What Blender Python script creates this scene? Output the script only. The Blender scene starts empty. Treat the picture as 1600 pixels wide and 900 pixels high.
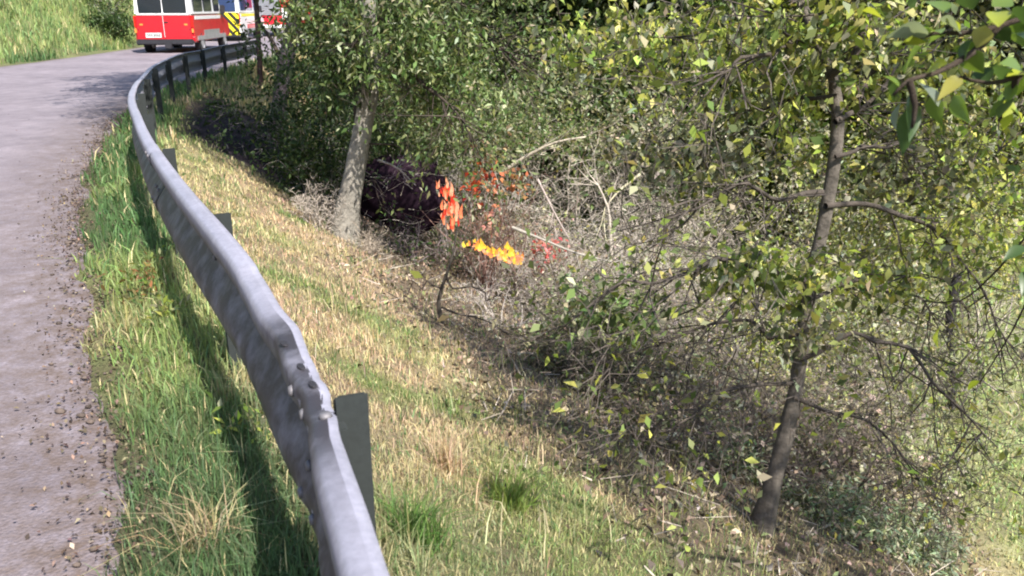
import bpy, bmesh, math, random
import numpy as np
from mathutils import Vector, Matrix, noise

random.seed(7)
rng = np.random.default_rng(7)
scene = bpy.context.scene
COL = scene.collection

# ------------------------------------------------------------------ camera
CAM_H = 1.6
PITCH = math.radians(18.6)
FPX = 1300.0
cam_d = bpy.data.cameras.new("camera")
cam = bpy.data.objects.new("camera", cam_d)
COL.objects.link(cam)
cam.location = (0, 0, CAM_H)
cam.rotation_euler = (math.radians(90) - PITCH, 0, 0)
cam_d.sensor_width = 36
cam_d.lens = 36 * FPX / 1600
cam_d.clip_start = 0.05
cam_d.clip_end = 2000
cam_d.dof.use_dof = True
cam_d.dof.focus_distance = 7.0
cam_d.dof.aperture_fstop = 6.0
scene.camera = cam

# ------------------------------------------------------------------ light
SUN_EL = math.radians(49)
SUN_AZ = math.radians(146)      # compass angle from +Y clockwise: right and a little behind the viewer
world = bpy.data.worlds.new("World")
scene.world = world
world.use_nodes = True
wn = world.node_tree
bg = wn.nodes["Background"]
sky = wn.nodes.new("ShaderNodeTexSky")
sky.sky_type = 'NISHITA'
sky.sun_disc = False
sky.sun_elevation = SUN_EL
sky.sun_rotation = SUN_AZ
wn.links.new(sky.outputs[0], bg.inputs[0])
bg.inputs[1].default_value = 0.14
sun_d = bpy.data.lights.new("sun", 'SUN')
sun = bpy.data.objects.new("sun", sun_d)
COL.objects.link(sun)
sun_d.energy = 5.0
sun_d.angle = math.radians(0.5)
sun_d.color = (1.0, 0.95, 0.86)
sdir = Vector((math.sin(SUN_AZ) * math.cos(SUN_EL), math.cos(SUN_AZ) * math.cos(SUN_EL), math.sin(SUN_EL)))
sun.rotation_euler = sdir.to_track_quat('Z', 'Y').to_euler()
sun.location = sdir * 50
scene.view_settings.view_transform = 'Standard'
scene.view_settings.look = 'None'
scene.view_settings.gamma = 1
scene.view_settings.exposure = 1.03
cy = scene.cycles
cy.max_bounces = 6
cy.diffuse_bounces = 4
cy.transmission_bounces = 4
cy.filter_width = 2.0

# ------------------------------------------------------------------ helpers
def nrm(v):
    return v / np.maximum(np.linalg.norm(v, axis=-1, keepdims=True), 1e-9)

_lat = rng.random((256, 256))
def vnoise(x, y, s=1.0, o=0):
    x = np.asarray(x, float) / s + 37.3 + o * 17.7
    y = np.asarray(y, float) / s + 91.1 + o * 31.9
    xi = np.floor(x).astype(int); yi = np.floor(y).astype(int)
    fx = x - xi; fy = y - yi
    fx = fx * fx * (3 - 2 * fx); fy = fy * fy * (3 - 2 * fy)
    a = _lat[xi % 256, yi % 256]; b = _lat[(xi + 1) % 256, yi % 256]
    c = _lat[xi % 256, (yi + 1) % 256]; d = _lat[(xi + 1) % 256, (yi + 1) % 256]
    return (a * (1 - fx) + b * fx) * (1 - fy) + (c * (1 - fx) + d * fx) * fy
def fbm(x, y, s=1.0, o=0):
    return (vnoise(x, y, s, o) + .5 * vnoise(x, y, s / 2.1, o + 3) + .25 * vnoise(x, y, s / 4.3, o + 7)) / 1.75
def sstep(a, b, x):
    t = np.clip((x - a) / (b - a), 0, 1)
    return t * t * (3 - 2 * t)

# path of the guardrail, which the road edge and the slope follow
RP = np.array([(3.2, -12), (2.2, -6), (.85, -2), (.19, 0), (-.186, 1.094), (-.335, 1.50), (-.44, 1.80), (-.687, 2.33), (-.931, 2.83), (-1.567, 4.01),
               (-2.466, 5.755), (-3.077, 7.02), (-3.813, 8.61), (-4.66, 10.8), (-5.55, 13.4), (-6.25, 16.2), (-6.8, 19.4), (-7.0, 22.7), (-7.3, 28), (-7.9, 34), (-8.9, 42),
               (-10.6, 50), (-14, 60), (-20, 72), (-32, 86), (-60, 105)], float)
def catmull(P, step=.1):
    out = []
    for i in range(len(P) - 1):
        p0 = P[max(i - 1, 0)]; p1 = P[i]; p2 = P[i + 1]; p3 = P[min(i + 2, len(P) - 1)]
        n = max(2, int(np.linalg.norm(p2 - p1) / step))
        t = np.linspace(0, 1, n, endpoint=False)[:, None]
        out.append(.5 * ((2 * p1) + (-p0 + p2) * t + (2 * p0 - 5 * p1 + 4 * p2 - p3) * t ** 2 + (-p0 + 3 * p1 - 3 * p2 + p3) * t ** 3))
    out.append(P[-1:])
    return np.vstack(out)
RPATH = catmull(RP, .12)
_rc = RPATH[::4]
def sdist(x, y):
    """signed distance to the guardrail line, positive on the slope side"""
    x = np.atleast_1d(np.asarray(x, float)).ravel(); y = np.atleast_1d(np.asarray(y, float)).ravel()
    out = np.empty(len(x))
    A = _rc[:-1]; B = _rc[1:]; AB = B - A; L2 = (AB ** 2).sum(1)
    for s in range(0, len(x), 20000):
        px = x[s:s + 20000, None] - A[None, :, 0]; py = y[s:s + 20000, None] - A[None, :, 1]
        t = np.clip((px * AB[:, 0] + py * AB[:, 1]) / L2, 0, 1)
        dx = px - t * AB[:, 0]; dy = py - t * AB[:, 1]
        dd = dx * dx + dy * dy
        k = dd.argmin(1); r = np.arange(len(k))
        sg = AB[k, 0] * dy[r, k] - AB[k, 1] * dx[r, k]
        out[s:s + 20000] = np.sqrt(dd[r, k]) * np.where(sg < 0, 1, -1)
    return out
ROAD_R, ROAD_L = -.52, -7.7
def height(x, y, d=None):
    x = np.atleast_1d(np.asarray(x, float)).ravel(); y = np.atleast_1d(np.asarray(y, float)).ravel()
    if d is None: d = sdist(x, y)
    right = np.where(d > .25, -.56 * (np.minimum(d, 6.6) - .25), 0)
    right = right + np.where(d > 6.6, -.10 * (np.minimum(d, 12) - 6.6), 0)
    right = right + .50 * np.clip(d - 13.5, 0, 22)
    road = (sstep(ROAD_L - .1, ROAD_L + .25, d) * (1 - sstep(ROAD_R - .2, ROAD_R + .03, d)))
    h = right - .05 * road
    bank = np.where(d < ROAD_L - .3, .62 * np.clip(-(d - ROAD_L) - .3, 0, 16), 0)
    h = h + bank
    h = h + (1 - road) * ((fbm(x, y, 1.1, 1) - .5) * .14 * sstep(.1, 1.5, np.abs(d + 4) - 3.6) + (fbm(x, y, .3, 2) - .5) * .04)
    h = h + (fbm(x, y, 4.0, 5) - .5) * .9 * sstep(2.5, 7, d)
    return h
def hz(x, y):
    return float(height(x, y)[0])
def ray(u, v):
    dx = (u - 800) / FPX; dy = (450 - v) / FPX
    return np.array([dx, math.cos(PITCH) + dy * math.sin(PITCH), -math.sin(PITCH) + dy * math.cos(PITCH)])
def at(u, v, Y):
    """world point at forward distance Y on the sight line measured in the photograph"""
    r = ray(u, v)
    p = r * (Y / r[1])
    return Vector((p[0], p[1], p[2] + CAM_H))
def hit(u, v):
    """where that sight line meets the ground"""
    r = ray(u, v); t = np.arange(1, 60, .05)
    P = r[None] * t[:, None]
    h = height(P[:, 0], P[:, 1])
    k = np.argmax(P[:, 2] + CAM_H < h)
    return Vector((P[k, 0], P[k, 1], h[k]))

class MB:
    """collects geometry, then links it as one mesh object"""
    def __init__(s): s.v = []; s.f = []; s.c = []; s.n = 0
    def add(s, V, F, C=None):
        V = np.asarray(V, float).reshape(-1, 3)
        s.v.append(V); s.f.extend((np.asarray(f) + s.n) for f in F)
        C = np.ones((len(V), 3)) * .5 if C is None else np.broadcast_to(np.asarray(C, float), (len(V), 3))
        s.c.append(C); s.n += len(V)
    def build(s, name, mat, parent=None, smooth=False, kind=None):
        V = np.vstack(s.v); C = np.vstack(s.c)
        me = bpy.data.meshes.new(name)
        tot = [a.shape for a in s.f]
        loops = np.concatenate([a.ravel() for a in s.f]).astype(np.int32)
        sizes = np.concatenate([np.full(a.shape[0], a.shape[1]) if a.ndim == 2 else np.array([a.shape[0]]) for a in s.f])
        me.vertices.add(len(V)); me.vertices.foreach_set("co", V.ravel())
        me.loops.add(len(loops)); me.loops.foreach_set("vertex_index", loops)
        me.polygons.add(len(sizes))
        me.polygons.foreach_set("loop_start", np.concatenate([[0], np.cumsum(sizes)[:-1]]).astype(np.int32))
        me.update(calc_edges=True)
        me.validate()
        ca = me.color_attributes.new("Col", 'FLOAT_COLOR', 'POINT')
        ca.data.foreach_set("color", np.hstack([C, np.ones((len(C), 1))]).ravel())
        if smooth: me.polygons.foreach_set("use_smooth", np.ones(len(me.polygons), bool))
        me.materials.append(mat)
        return link(name, me, parent, kind)
def link(name, me, parent=None, kind=None):
    o = bpy.data.objects.new(name, me)
    COL.objects.link(o)
    if parent is not None:
        o.parent = parent
        o.matrix_parent_inverse = Matrix.Translation(-parent.location) if False else parent_inv(parent)
    if kind: o["kind"] = kind
    return o
def parent_inv(p):
    m = Matrix.LocRotScale(p.location, p.rotation_euler, p.scale)
    if p.parent: m = p.parent.matrix_parent_inverse.inverted() @ m if False else m
    return m.inverted()
def empty(name, label, cat, loc, group=None, rz=0):
    o = bpy.data.objects.new(name, None)
    o.empty_display_size = .2
    COL.objects.link(o); o.location = loc; o.rotation_euler = (0, 0, rz)
    tag(o, label, cat, group)
    return o
def tag(o, label=None, cat=None, group=None, kind=None):
    if label: o["label"] = label
    if cat: o["category"] = cat
    if group: o["group"] = group
    if kind: o["kind"] = kind
    return o

# ------------------------------------------------------------------ materials
def nodes_of(name):
    m = bpy.data.materials.new(name); m.use_nodes = True
    nt = m.node_tree
    return m, nt, nt.nodes["Principled BSDF"]
def simple(name, col, rough=.5, metal=0, spec=.5, var=.15, scale=8, bump=0.0, emit=None, coat=0):
    m, nt, b = nodes_of(name)
    N = nt.nodes; L = nt.links
    tc = N.new("ShaderNodeTexCoord"); nz = N.new("ShaderNodeTexNoise")
    nz.inputs["Scale"].default_value = scale; nz.inputs["Detail"].default_value = 6
    L.new(tc.outputs["Object"], nz.inputs["Vector"])
    rp = N.new("ShaderNodeMapRange")
    rp.inputs[1].default_value = .3; rp.inputs[2].default_value = .7
    rp.inputs[3].default_value = 1 - var; rp.inputs[4].default_value = 1 + var
    L.new(nz.outputs[0], rp.inputs[0])
    mx = N.new("ShaderNodeMix"); mx.data_type = 'RGBA'; mx.blend_type = 'MULTIPLY'; mx.inputs[0].default_value = 1
    mx.inputs[6].default_value = (*col, 1)
    L.new(rp.outputs[0], mx.inputs[7]); L.new(mx.outputs[2], b.inputs["Base Color"])
    b.inputs["Roughness"].default_value = rough; b.inputs["Metallic"].default_value = metal
    b.inputs["Specular IOR Level"].default_value = spec
    if coat: b.inputs["Coat Weight"].default_value = coat; b.inputs["Coat Roughness"].default_value = .08
    if bump:
        bp = N.new("ShaderNodeBump"); bp.inputs["Strength"].default_value = bump; bp.inputs["Distance"].default_value = .01
        L.new(nz.outputs[0], bp.inputs["Height"]); L.new(bp.outputs[0], b.inputs["Normal"])
    if emit:
        b.inputs["Emission Color"].default_value = (*emit[0], 1); b.inputs["Emission Strength"].default_value = emit[1]
    return m
def leafmat(name, trans=.4, rough=.5, spec=.35, tint=(1, 1, 1)):
    m, nt, b = nodes_of(name)
    N = nt.nodes; L = nt.links
    at_ = N.new("ShaderNodeAttribute"); at_.attribute_name = "Col"
    L.new(at_.outputs["Color"], b.inputs["Base Color"])
    b.inputs["Roughness"].default_value = rough; b.inputs["Specular IOR Level"].default_value = spec
    tr = N.new("ShaderNodeBsdfTranslucent")
    mm = N.new("ShaderNodeMix"); mm.data_type = 'RGBA'; mm.blend_type = 'MULTIPLY'; mm.inputs[0].default_value = 1
    mm.inputs[7].default_value = (1.38, 1.36, .85, 1)
    L.new(at_.outputs["Color"], mm.inputs[6]); L.new(mm.outputs[2], tr.inputs["Color"])
    ms = N.new("ShaderNodeMixShader"); ms.inputs[0].default_value = trans
    L.new(b.outputs[0], ms.inputs[1]); L.new(tr.outputs[0], ms.inputs[2])
    L.new(ms.outputs[0], N["Material Output"].inputs[0])
    return m
def attrmat(name, rough=.9, spec=.2, noise_scale=30, var=.3, bump=.5, dist=.02):
    m, nt, b = nodes_of(name)
    N = nt.nodes; L = nt.links
    a = N.new("ShaderNodeAttribute"); a.attribute_name = "Col"
    tc = N.new("ShaderNodeTexCoord"); nz = N.new("ShaderNodeTexNoise")
    nz.inputs["Scale"].default_value = noise_scale; nz.inputs["Detail"].default_value = 8; nz.inputs["Roughness"].default_value = .7
    L.new(tc.outputs["Object"], nz.inputs["Vector"])
    rp = N.new("ShaderNodeMapRange"); rp.inputs[1].default_value = .25; rp.inputs[2].default_value = .75
    rp.inputs[3].default_value = 1 - var; rp.inputs[4].default_value = 1 + var
    L.new(nz.outputs[0], rp.inputs[0])
    mx = N.new("ShaderNodeMix"); mx.data_type = 'RGBA'; mx.blend_type = 'MULTIPLY'; mx.inputs[0].default_value = 1
    L.new(a.outputs["Color"], mx.inputs[6]); L.new(rp.outputs[0], mx.inputs[7]); L.new(mx.outputs[2], b.inputs["Base Color"])
    bp = N.new("ShaderNodeBump"); bp.inputs["Strength"].default_value = bump; bp.inputs["Distance"].default_value = dist
    L.new(nz.outputs[0], bp.inputs["Height"]); L.new(bp.outputs[0], b.inputs["Normal"])
    b.inputs["Roughness"].default_value = rough; b.inputs["Specular IOR Level"].default_value = spec
    return m
M_LEAF = leafmat("leaf")
M_GRASS = leafmat("grass_blade", .3, .6, .25)
M_BARK = attrmat("bark", .9, .15, 22, .45, .9, .02)
M_TWIG = attrmat("twig", .85, .2, 40, .25, .3, .004)
M_GROUND = attrmat("soil_and_thatch", .95, .1, 26, .45, 1.0, .04)

def road_material():
    m, nt, b = nodes_of("worn_asphalt")
    N = nt.nodes; L = nt.links
    tc = N.new("ShaderNodeTexCoord")
    def nz(scale, det=8, rough=.6):
        n = N.new("ShaderNodeTexNoise"); n.inputs["Scale"].default_value = scale
        n.inputs["Detail"].default_value = det; n.inputs["Roughness"].default_value = rough
        L.new(tc.outputs["Object"], n.inputs["Vector"]); return n
    big = nz(.55, 5); mid = nz(3.2, 8); fine = nz(60, 4, .7)
    vo = N.new("ShaderNodeTexVoronoi"); vo.inputs["Scale"].default_value = 75; L.new(tc.outputs["Object"], vo.inputs["Vector"])
    cr = N.new("ShaderNodeValToRGB")
    cr.color_ramp.elements[0].position = .35; cr.color_ramp.elements[0].color = (.14, .12, .138, 1)
    cr.color_ramp.elements[1].position = .68; cr.color_ramp.elements[1].color = (.26, .225, .25, 1)
    ad = N.new("ShaderNodeMath"); ad.operation = 'MULTIPLY_ADD'; ad.inputs[1].default_value = .5
    h2 = N.new("ShaderNodeMath"); h2.operation = 'MULTIPLY'; h2.inputs[1].default_value = .5
    L.new(mid.outputs[0], h2.inputs[0]); L.new(big.outputs[0], ad.inputs[0]); L.new(h2.outputs[0], ad.inputs[2])
    L.new(ad.outputs[0], cr.inputs[0])
    rp = N.new("ShaderNodeMapRange"); rp.inputs[1].default_value = .3; rp.inputs[2].default_value = .7
    rp.inputs[3].default_value = .75; rp.inputs[4].default_value = 1.25
    L.new(fine.outputs[0], rp.inputs[0])
    mx = N.new("ShaderNodeMix"); mx.data_type = 'RGBA'; mx.blend_type = 'MULTIPLY'; mx.inputs[0].default_value = 1
    L.new(cr.outputs[0], mx.inputs[6]); L.new(rp.outputs[0], mx.inputs[7])
    # dirt washed in from the verge (mesh colour r = amount)
    a = N.new("ShaderNodeAttribute"); a.attribute_name = "Col"
    sp = N.new("ShaderNodeSeparateColor"); L.new(a.outputs["Color"], sp.inputs[0])
    am = N.new("ShaderNodeMath"); am.operation = 'MULTIPLY'; L.new(sp.outputs[0], am.inputs[0])
    rm = N.new("ShaderNodeMapRange"); rm.inputs[1].default_value = .35; rm.inputs[2].default_value = .6
    L.new(nz(9, 8, .75).outputs[0], rm.inputs[0]); L.new(rm.outputs[0], am.inputs[1])
    m2 = N.new("ShaderNodeMix"); m2.data_type = 'RGBA'; L.new(am.outputs[0], m2.inputs[0])
    L.new(mx.outputs[2], m2.inputs[6]); m2.inputs[7].default_value = (.105, .075, .058, 1)
    L.new(m2.outputs[2], b.inputs["Base Color"])
    bp = N.new("ShaderNodeBump"); bp.inputs["Strength"].default_value = .7; bp.inputs["Distance"].default_value = .006
    L.new(vo.outputs[0], bp.inputs["Height"]); L.new(bp.outputs[0], b.inputs["Normal"])
    b.inputs["Roughness"].default_value = .88; b.inputs["Specular IOR Level"].default_value = .25
    return m
M_ROAD = road_material()

# ------------------------------------------------------------------ terrain
STRAW = np.array((.50, .43, .24)); GREEN = np.array((.08, .145, .055)); LGREEN = np.array((.22, .28, .10))
PINKDRY = np.array((.54, .39, .28)); SOIL = np.array((.12, .085, .06)); SHADETONE = np.array((.035, .028, .034))
def ground_tone(x, y, d):
    """colour of the plants growing at a spot"""
    n1 = fbm(x, y, 1.5, 11); n2 = fbm(x, y, .45, 12); n3 = fbm(x, y, 3.2, 13)
    c = np.empty((len(x), 3))
    slope = STRAW * 1.0
    w = sstep(.36, .54, n1 * .6 + n2 * .4)[:, None]
    c = LGREEN * (1 - w) + STRAW * w
    w2 = sstep(.44, .60, n3 * .55 + n2 * .45)[:, None] * .75
    c = c * (1 - w2) + PINKDRY * w2
    near = ((1 - sstep(2.2, 4.2, y)) * sstep(.0, .3, d) * sstep(.38, .5, n2))[:, None] * .6
    c = c * (1 - near) + (GREEN * 1.4) * near
    g = (1 - sstep(-.1, .35, d + (n2 - .5) * .5))[:, None]
    vg = GREEN * (1 - sstep(.45, .65, n1)[:, None]) + LGREEN * sstep(.45, .65, n1)[:, None]
    # green tufts, strawy between them, greener near the viewer
    dry = (sstep(.55, .7, n2) * sstep(1.6, 3.2, y) * (1 - sstep(4.0, 5, y)))[:, None]
    vg = vg * (1 - dry * .55) + STRAW * .9 * dry * .55
    lush = (1 - sstep(2.7, 3.8, y + (n1 - .5) * 1.2))[:, None] * .85
    vg = vg * (1 - lush) + np.array((.066, .115, .055)) * lush
    c = c * (1 - g) + vg * g
    v = sstep(6.0, 8.0, d)[:, None]
    mead = np.array((.33, .44, .18)) * (1 - w * .25) + STRAW * w * .25
    c = c * (1 - v) + mead * v
    b = (1 - sstep(ROAD_L - .6, ROAD_L - .2, d))[:, None]
    bankc = np.array((.19, .26, .10)) * (1 - w * .5) + np.array((.36, .40, .15)) * w * .5
    c = c * (1 - b) + bankc * b
    return c
def soil_tone(x, y, d):
    t = ground_tone(x, y, d)
    n = fbm(x, y, .25, 21)[:, None]
    s = SOIL * (.7 + .6 * n)
    k = .30 + .25 * sstep(.4, .6, n)
    c = s * (1 - k) + t * k
    # shade under the far trees, painted into the ground colour
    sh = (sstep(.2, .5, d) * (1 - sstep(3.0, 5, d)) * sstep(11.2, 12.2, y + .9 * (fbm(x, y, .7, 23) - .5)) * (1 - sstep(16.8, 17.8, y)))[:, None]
    c = c * (1 - sh) + SHADETONE * sh
    leaf = (sstep(1.5, 2.0, d - .08 * (y - 4) + (fbm(x, y, .8, 22) - .5) * .8) * (1 - sstep(5.5, 7, d)))[:, None] * .85  # brown leaf litter, its colour darkened for the shade under the brush
    c = c * (1 - leaf) + np.array((.15, .115, .085)) * leaf
    return c
def axis(lo, hi, a, b, fine, grow=1.12):
    mid = list(np.arange(a, b, fine)); s = fine; x = mid[-1]
    while x < hi: s *= grow; x += s; mid.append(x)
    s = fine; x = a; pre = []
    while x > lo: s *= grow; x -= s; pre.append(x)
    return np.array(pre[::-1] + mid)
gx = axis(-420, 420, -9, 6, .125, 1.10); gy = axis(-60, 700, .4, 15, .125, 1.06)
X, Y = np.meshgrid(gx, gy); x = X.ravel(); y = Y.ravel()
d = sdist(x, y); z = height(x, y, d)
nx, ny = len(gx), len(gy)
idx = np.arange(nx * ny).reshape(ny, nx)
F = np.stack([idx[:-1, :-1].ravel(), idx[:-1, 1:].ravel(), idx[1:, 1:].ravel(), idx[1:, :-1].ravel()], 1)
mb = MB(); mb.add(np.stack([x, y, z], 1), [F], soil_tone(x, y, d))
ground = mb.build("ground", M_GROUND, smooth=True, kind="structure")
ground["label"] = "grassy verge and steep bank falling away beside the road"

# road sheet
sel = RPATH[(RPATH[:, 1] > -11.5) & (RPATH[:, 1] < 100)]
tan = nrm(np.gradient(sel, axis=0)); nl = np.stack([-tan[:, 1], tan[:, 0]], 1)
offs = np.concatenate([np.linspace(.0, .5, 8), np.linspace(.62, 6.6, 26), np.linspace(6.75, 7.1, 5)])
V = []; C = []
for j, o in enumerate(offs):
    P = sel + nl * (o - ROAD_R)
    wob = (fbm(P[:, 0], P[:, 1], .5, 31) - .5) * .34 * (1 - min(o / .3, 1)) + (fbm(P[:, 0], P[:, 1], .12, 32) - .5) * .12 * (1 - min(o / .3, 1))
    P = P + nl * wob[:, None]
    zz = np.zeros(len(P)) + .012 * (fbm(P[:, 0], P[:, 1], 1.2, 33) - .5) - (.03 if j == 0 else (.03 if j == len(offs) - 1 else 0)) + .004
    V.append(np.column_stack([P, zz]))
    dirt = max(0, 1 - o / 1.0) ** .9 + max(0, (o - 6.6) * 1.6)
    C.append(np.tile([min(dirt, 1), 0, 0], (len(P), 1)))
V = np.concatenate(V); C = np.concatenate(C); n = len(sel)
idx = np.arange(len(offs) * n).reshape(len(offs), n)
F = np.stack([idx[:-1, :-1].ravel(), idx[:-1, 1:].ravel(), idx[1:, 1:].ravel(), idx[1:, :-1].ravel()], 1)
F = F[:, ::-1]
mb = MB(); mb.add(V, [F], C)
road = mb.build("road", M_ROAD, smooth=True, kind="structure")

# ------------------------------------------------------------------ blades, leaves, twigs
def add_blades(mb, P, h, w, col, lean=.45):
    n = len(P)
    a = rng.random(n) * 2 * math.pi
    side = np.stack([np.cos(a), np.sin(a), np.zeros(n)], 1)
    b = rng.random(n) * 2 * math.pi
    ld = np.stack([np.cos(b), np.sin(b), np.zeros(n)], 1) * (np.abs(rng.normal(0, lean, n)))[:, None]
    up = np.array([0, 0, 1.])
    h = h[:, None]; w = w[:, None]
    base = P
    mid = P + up * h * .55 + ld * h * .35
    tip = P + up * h * (1 - .35 * np.minimum(np.linalg.norm(ld, axis=1, keepdims=True), 1.6)) + ld * h * 1.1
    V = np.stack([base - side * w * .5, base + side * w * .5, mid + side * w * .42, mid - side * w * .42, tip], 1).reshape(-1, 3)
    k = np.arange(n)[:, None] * 5
    C = np.repeat(col, 5, 0)
    mb.add(V, [k + np.array([0, 1, 2, 3]), k + np.array([3, 2, 4])], C)
def add_leaves(mb, P, L, W, col, axis=None, up=.55, fold=.18):
    n = len(P)
    d = rng.normal(0, 1, (n, 3))
    if axis is not None: d = d * .75 + axis
    d[:, 2] -= .25
    d = nrm(d)
    nn = rng.normal(0, 1, (n, 3)); nn[:, 2] += up * 2
    s = nrm(np.cross(d, nn)); nn = np.cross(s, d)
    L = np.asarray(L)[:, None]; W = np.asarray(W)[:, None]
    V = np.stack([P, P + d * L * .45 + s * W * .5 + nn * W * fold, P + d * L - nn * L * .12, P + d * L * .45 - s * W * .5 + nn * W * fold], 1).reshape(-1, 3)
    k = np.arange(n)[:, None] * 4
    mb.add(V, [k + np.array([0, 1, 2, 3])], np.repeat(col, 4, 0))
def palette(n, cols, wts, jit=.22):
    cols = np.array(cols); c = cols[rng.choice(len(cols), n, p=np.array(wts) / sum(wts))]
    return np.clip(c * (1 + rng.normal(0, jit, (n, 1))) * (1 + rng.normal(0, .08, (n, 3))), .004, .8)
def add_segs(mb, segs, col, sides=3, cull=0.0, thin=.0045):
    if cull: segs = [s for s in segs if s[2] > cull]
    if not segs: return
    fine = [s for s in segs if s[2] <= thin]; segs = [s for s in segs if s[2] > thin]
    if fine:
        A = np.array([s[0] for s in fine]); B = np.array([s[1] for s in fine]); n = len(fine)
        d = nrm(B - A); u = nrm(np.cross(d, rng.normal(0, 1, (n, 3))))
        r0 = np.maximum(np.array([s[2] for s in fine]), .0016)[:, None] * 1.15; r1 = np.maximum(np.array([s[3] for s in fine]), .0014)[:, None] * 1.15
        V = np.stack([A - u * r0, A + u * r0, B + u * r1, B - u * r1], 1).reshape(-1, 3)
        c = np.asarray(col, float)[None] * (1 + rng.normal(0, .2, (n, 1)))
        mb.add(V, [np.arange(n)[:, None] * 4 + np.array([0, 1, 2, 3])], np.repeat(np.clip(c, .01, .8), 4, 0))
    if not segs: return
    A = np.array([s[0] for s in segs]); B = np.array([s[1] for s in segs])
    r0 = np.array([s[2] for s in segs])[:, None]; r1 = np.array([s[3] for s in segs])[:, None]
    d = nrm(B - A); t = np.where(np.abs(d[:, 2:3]) < .9, np.array([[0, 0, 1.]]), np.array([[1., 0, 0]]))
    u = nrm(np.cross(d, t)); v = np.cross(d, u)
    R = []
    for base, r in ((A, r0), (B, r1)):
        for k in range(sides):
            a = 2 * math.pi * k / sides
            R.append(base + (u * math.cos(a) + v * math.sin(a)) * r)
    V = np.stack(R, 1).reshape(-1, 3); n = len(segs)
    k = np.arange(n)[:, None] * sides * 2
    Fs = [k + np.array([i, (i + 1) % sides, sides + (i + 1) % sides, sides + i]) for i in range(sides)]
    c = np.asarray(col, float)
    c = c[None] * (1 + rng.normal(0, .16, (n, 1)))
    mb.add(V, Fs, np.repeat(np.clip(c, .01, .8), sides * 2, 0))
def rv(s=1.0):
    return Vector((random.gauss(0, s), random.gauss(0, s), random.gauss(0, s)))
def grow(p, d, L, r, depth, segs, tips, wob=.22, grav=-.03, kids=(3, 5), ratio=.58, step=.12, spread=.85):
    n = max(2, int(L / step)); st = L / n
    d = d.normalized()
    nk = random.randint(*kids) if depth > 0 else 0
    marks = sorted(random.uniform(.25, 1) for _ in range(nk)); mi = 0
    for i in range(n):
        d = (d + rv(wob) * .6 + Vector((0, 0, grav))).normalized()
        q = p + d * st
        ra = r * (1 - .7 * i / n); rb = r * (1 - .7 * (i + 1) / n)
        segs.append((p, q, ra, rb))
        f = (i + 1) / n
        while mi < nk and marks[mi] <= f:
            cd = (d + rv(spread)).normalized()
            grow(q, cd, L * ratio * random.uniform(.7, 1.2), rb * .62, depth - 1, segs, tips, wob, grav, kids, ratio, step * .8, spread)
            mi += 1
        if depth <= 1 and i > 0: tips.append((q, d))
        p = q
def tube(path, radii, sides=12, rough=.06, seed=0):
    """a limb as a continuous tapering tube with an uneven surface"""
    P = [Vector(p) for p in path]
    # densify
    Q = catmull(np.array([list(p) + [r] for p, r in zip(P, radii)]), .09)
    V = []; n = len(Q)
    T = nrm(np.gradient(Q[:, :3], axis=0))
    up = np.array([.2, 1, .1]); u = nrm(np.cross(T, up)); v = np.cross(T, u)
    for i in range(n):
        for k in range(sides):
            a = 2 * math.pi * k / sides
            r = Q[i, 3] * (1 + rough * 2 * (noise.noise(Vector((math.cos(a) * 1.7, math.sin(a) * 1.7, i * .28 + seed))) ) + rough * random.uniform(-.3, .3))
            V.append(Q[i, :3] + (u[i] * math.cos(a) + v[i] * math.sin(a)) * r)
    F = []
    idx = np.arange(n * sides).reshape(n, sides)
    nxt = np.roll(idx, -1, 1)
    F = np.stack([idx[:-1].ravel(), nxt[:-1].ravel(), nxt[1:].ravel(), idx[1:].ravel()], 1)
    return np.array(V), [F, np.array([idx[-1]])]

def jitter_points(tips, per, sig):
    P = np.array([t[0] for t in tips]); D = np.array([t[1] for t in tips])
    P = np.repeat(P, per, 0); D = np.repeat(D, per, 0)
    return P + rng.normal(0, sig, P.shape), D

GREENS = ([(.07, .11, .035), (.13, .18, .06), (.22, .26, .11), (.34, .35, .22)], [3, 4, 2, 1.8])
GREYGREEN = ([(.16, .17, .10), (.26, .26, .17), (.40, .38, .28), (.24, .25, .09), (.10, .10, .06)], [3, 3, 2.2, 2, 2])
YELLOWG = ([(.20, .24, .06), (.36, .40, .08), (.46, .46, .16), (.34, .33, .22), (.11, .15, .04)], [3, 2.4, 1.6, 2.4, 1.5])
DRYLEAF = ([(.30, .25, .19), (.46, .41, .33), (.16, .13, .09), (.20, .22, .10), (.30, .31, .12)], [3, 2.8, 2, 2, 1.2])
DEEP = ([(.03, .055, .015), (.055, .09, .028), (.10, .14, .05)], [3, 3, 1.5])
REDS = ([(.50, .07, .03), (.62, .16, .06), (.62, .28, .16), (.30, .03, .03)], [3, 3, 2, 1.5])
TEAL = ([(.15, .21, .13), (.24, .31, .19), (.38, .41, .27), (.38, .34, .26)], [3, 3, 2.5, 2.5])
GREYTWIG = (.34, .30, .27); DARKTWIG = (.07, .055, .045); TANTWIG = (.43, .375, .32)

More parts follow.
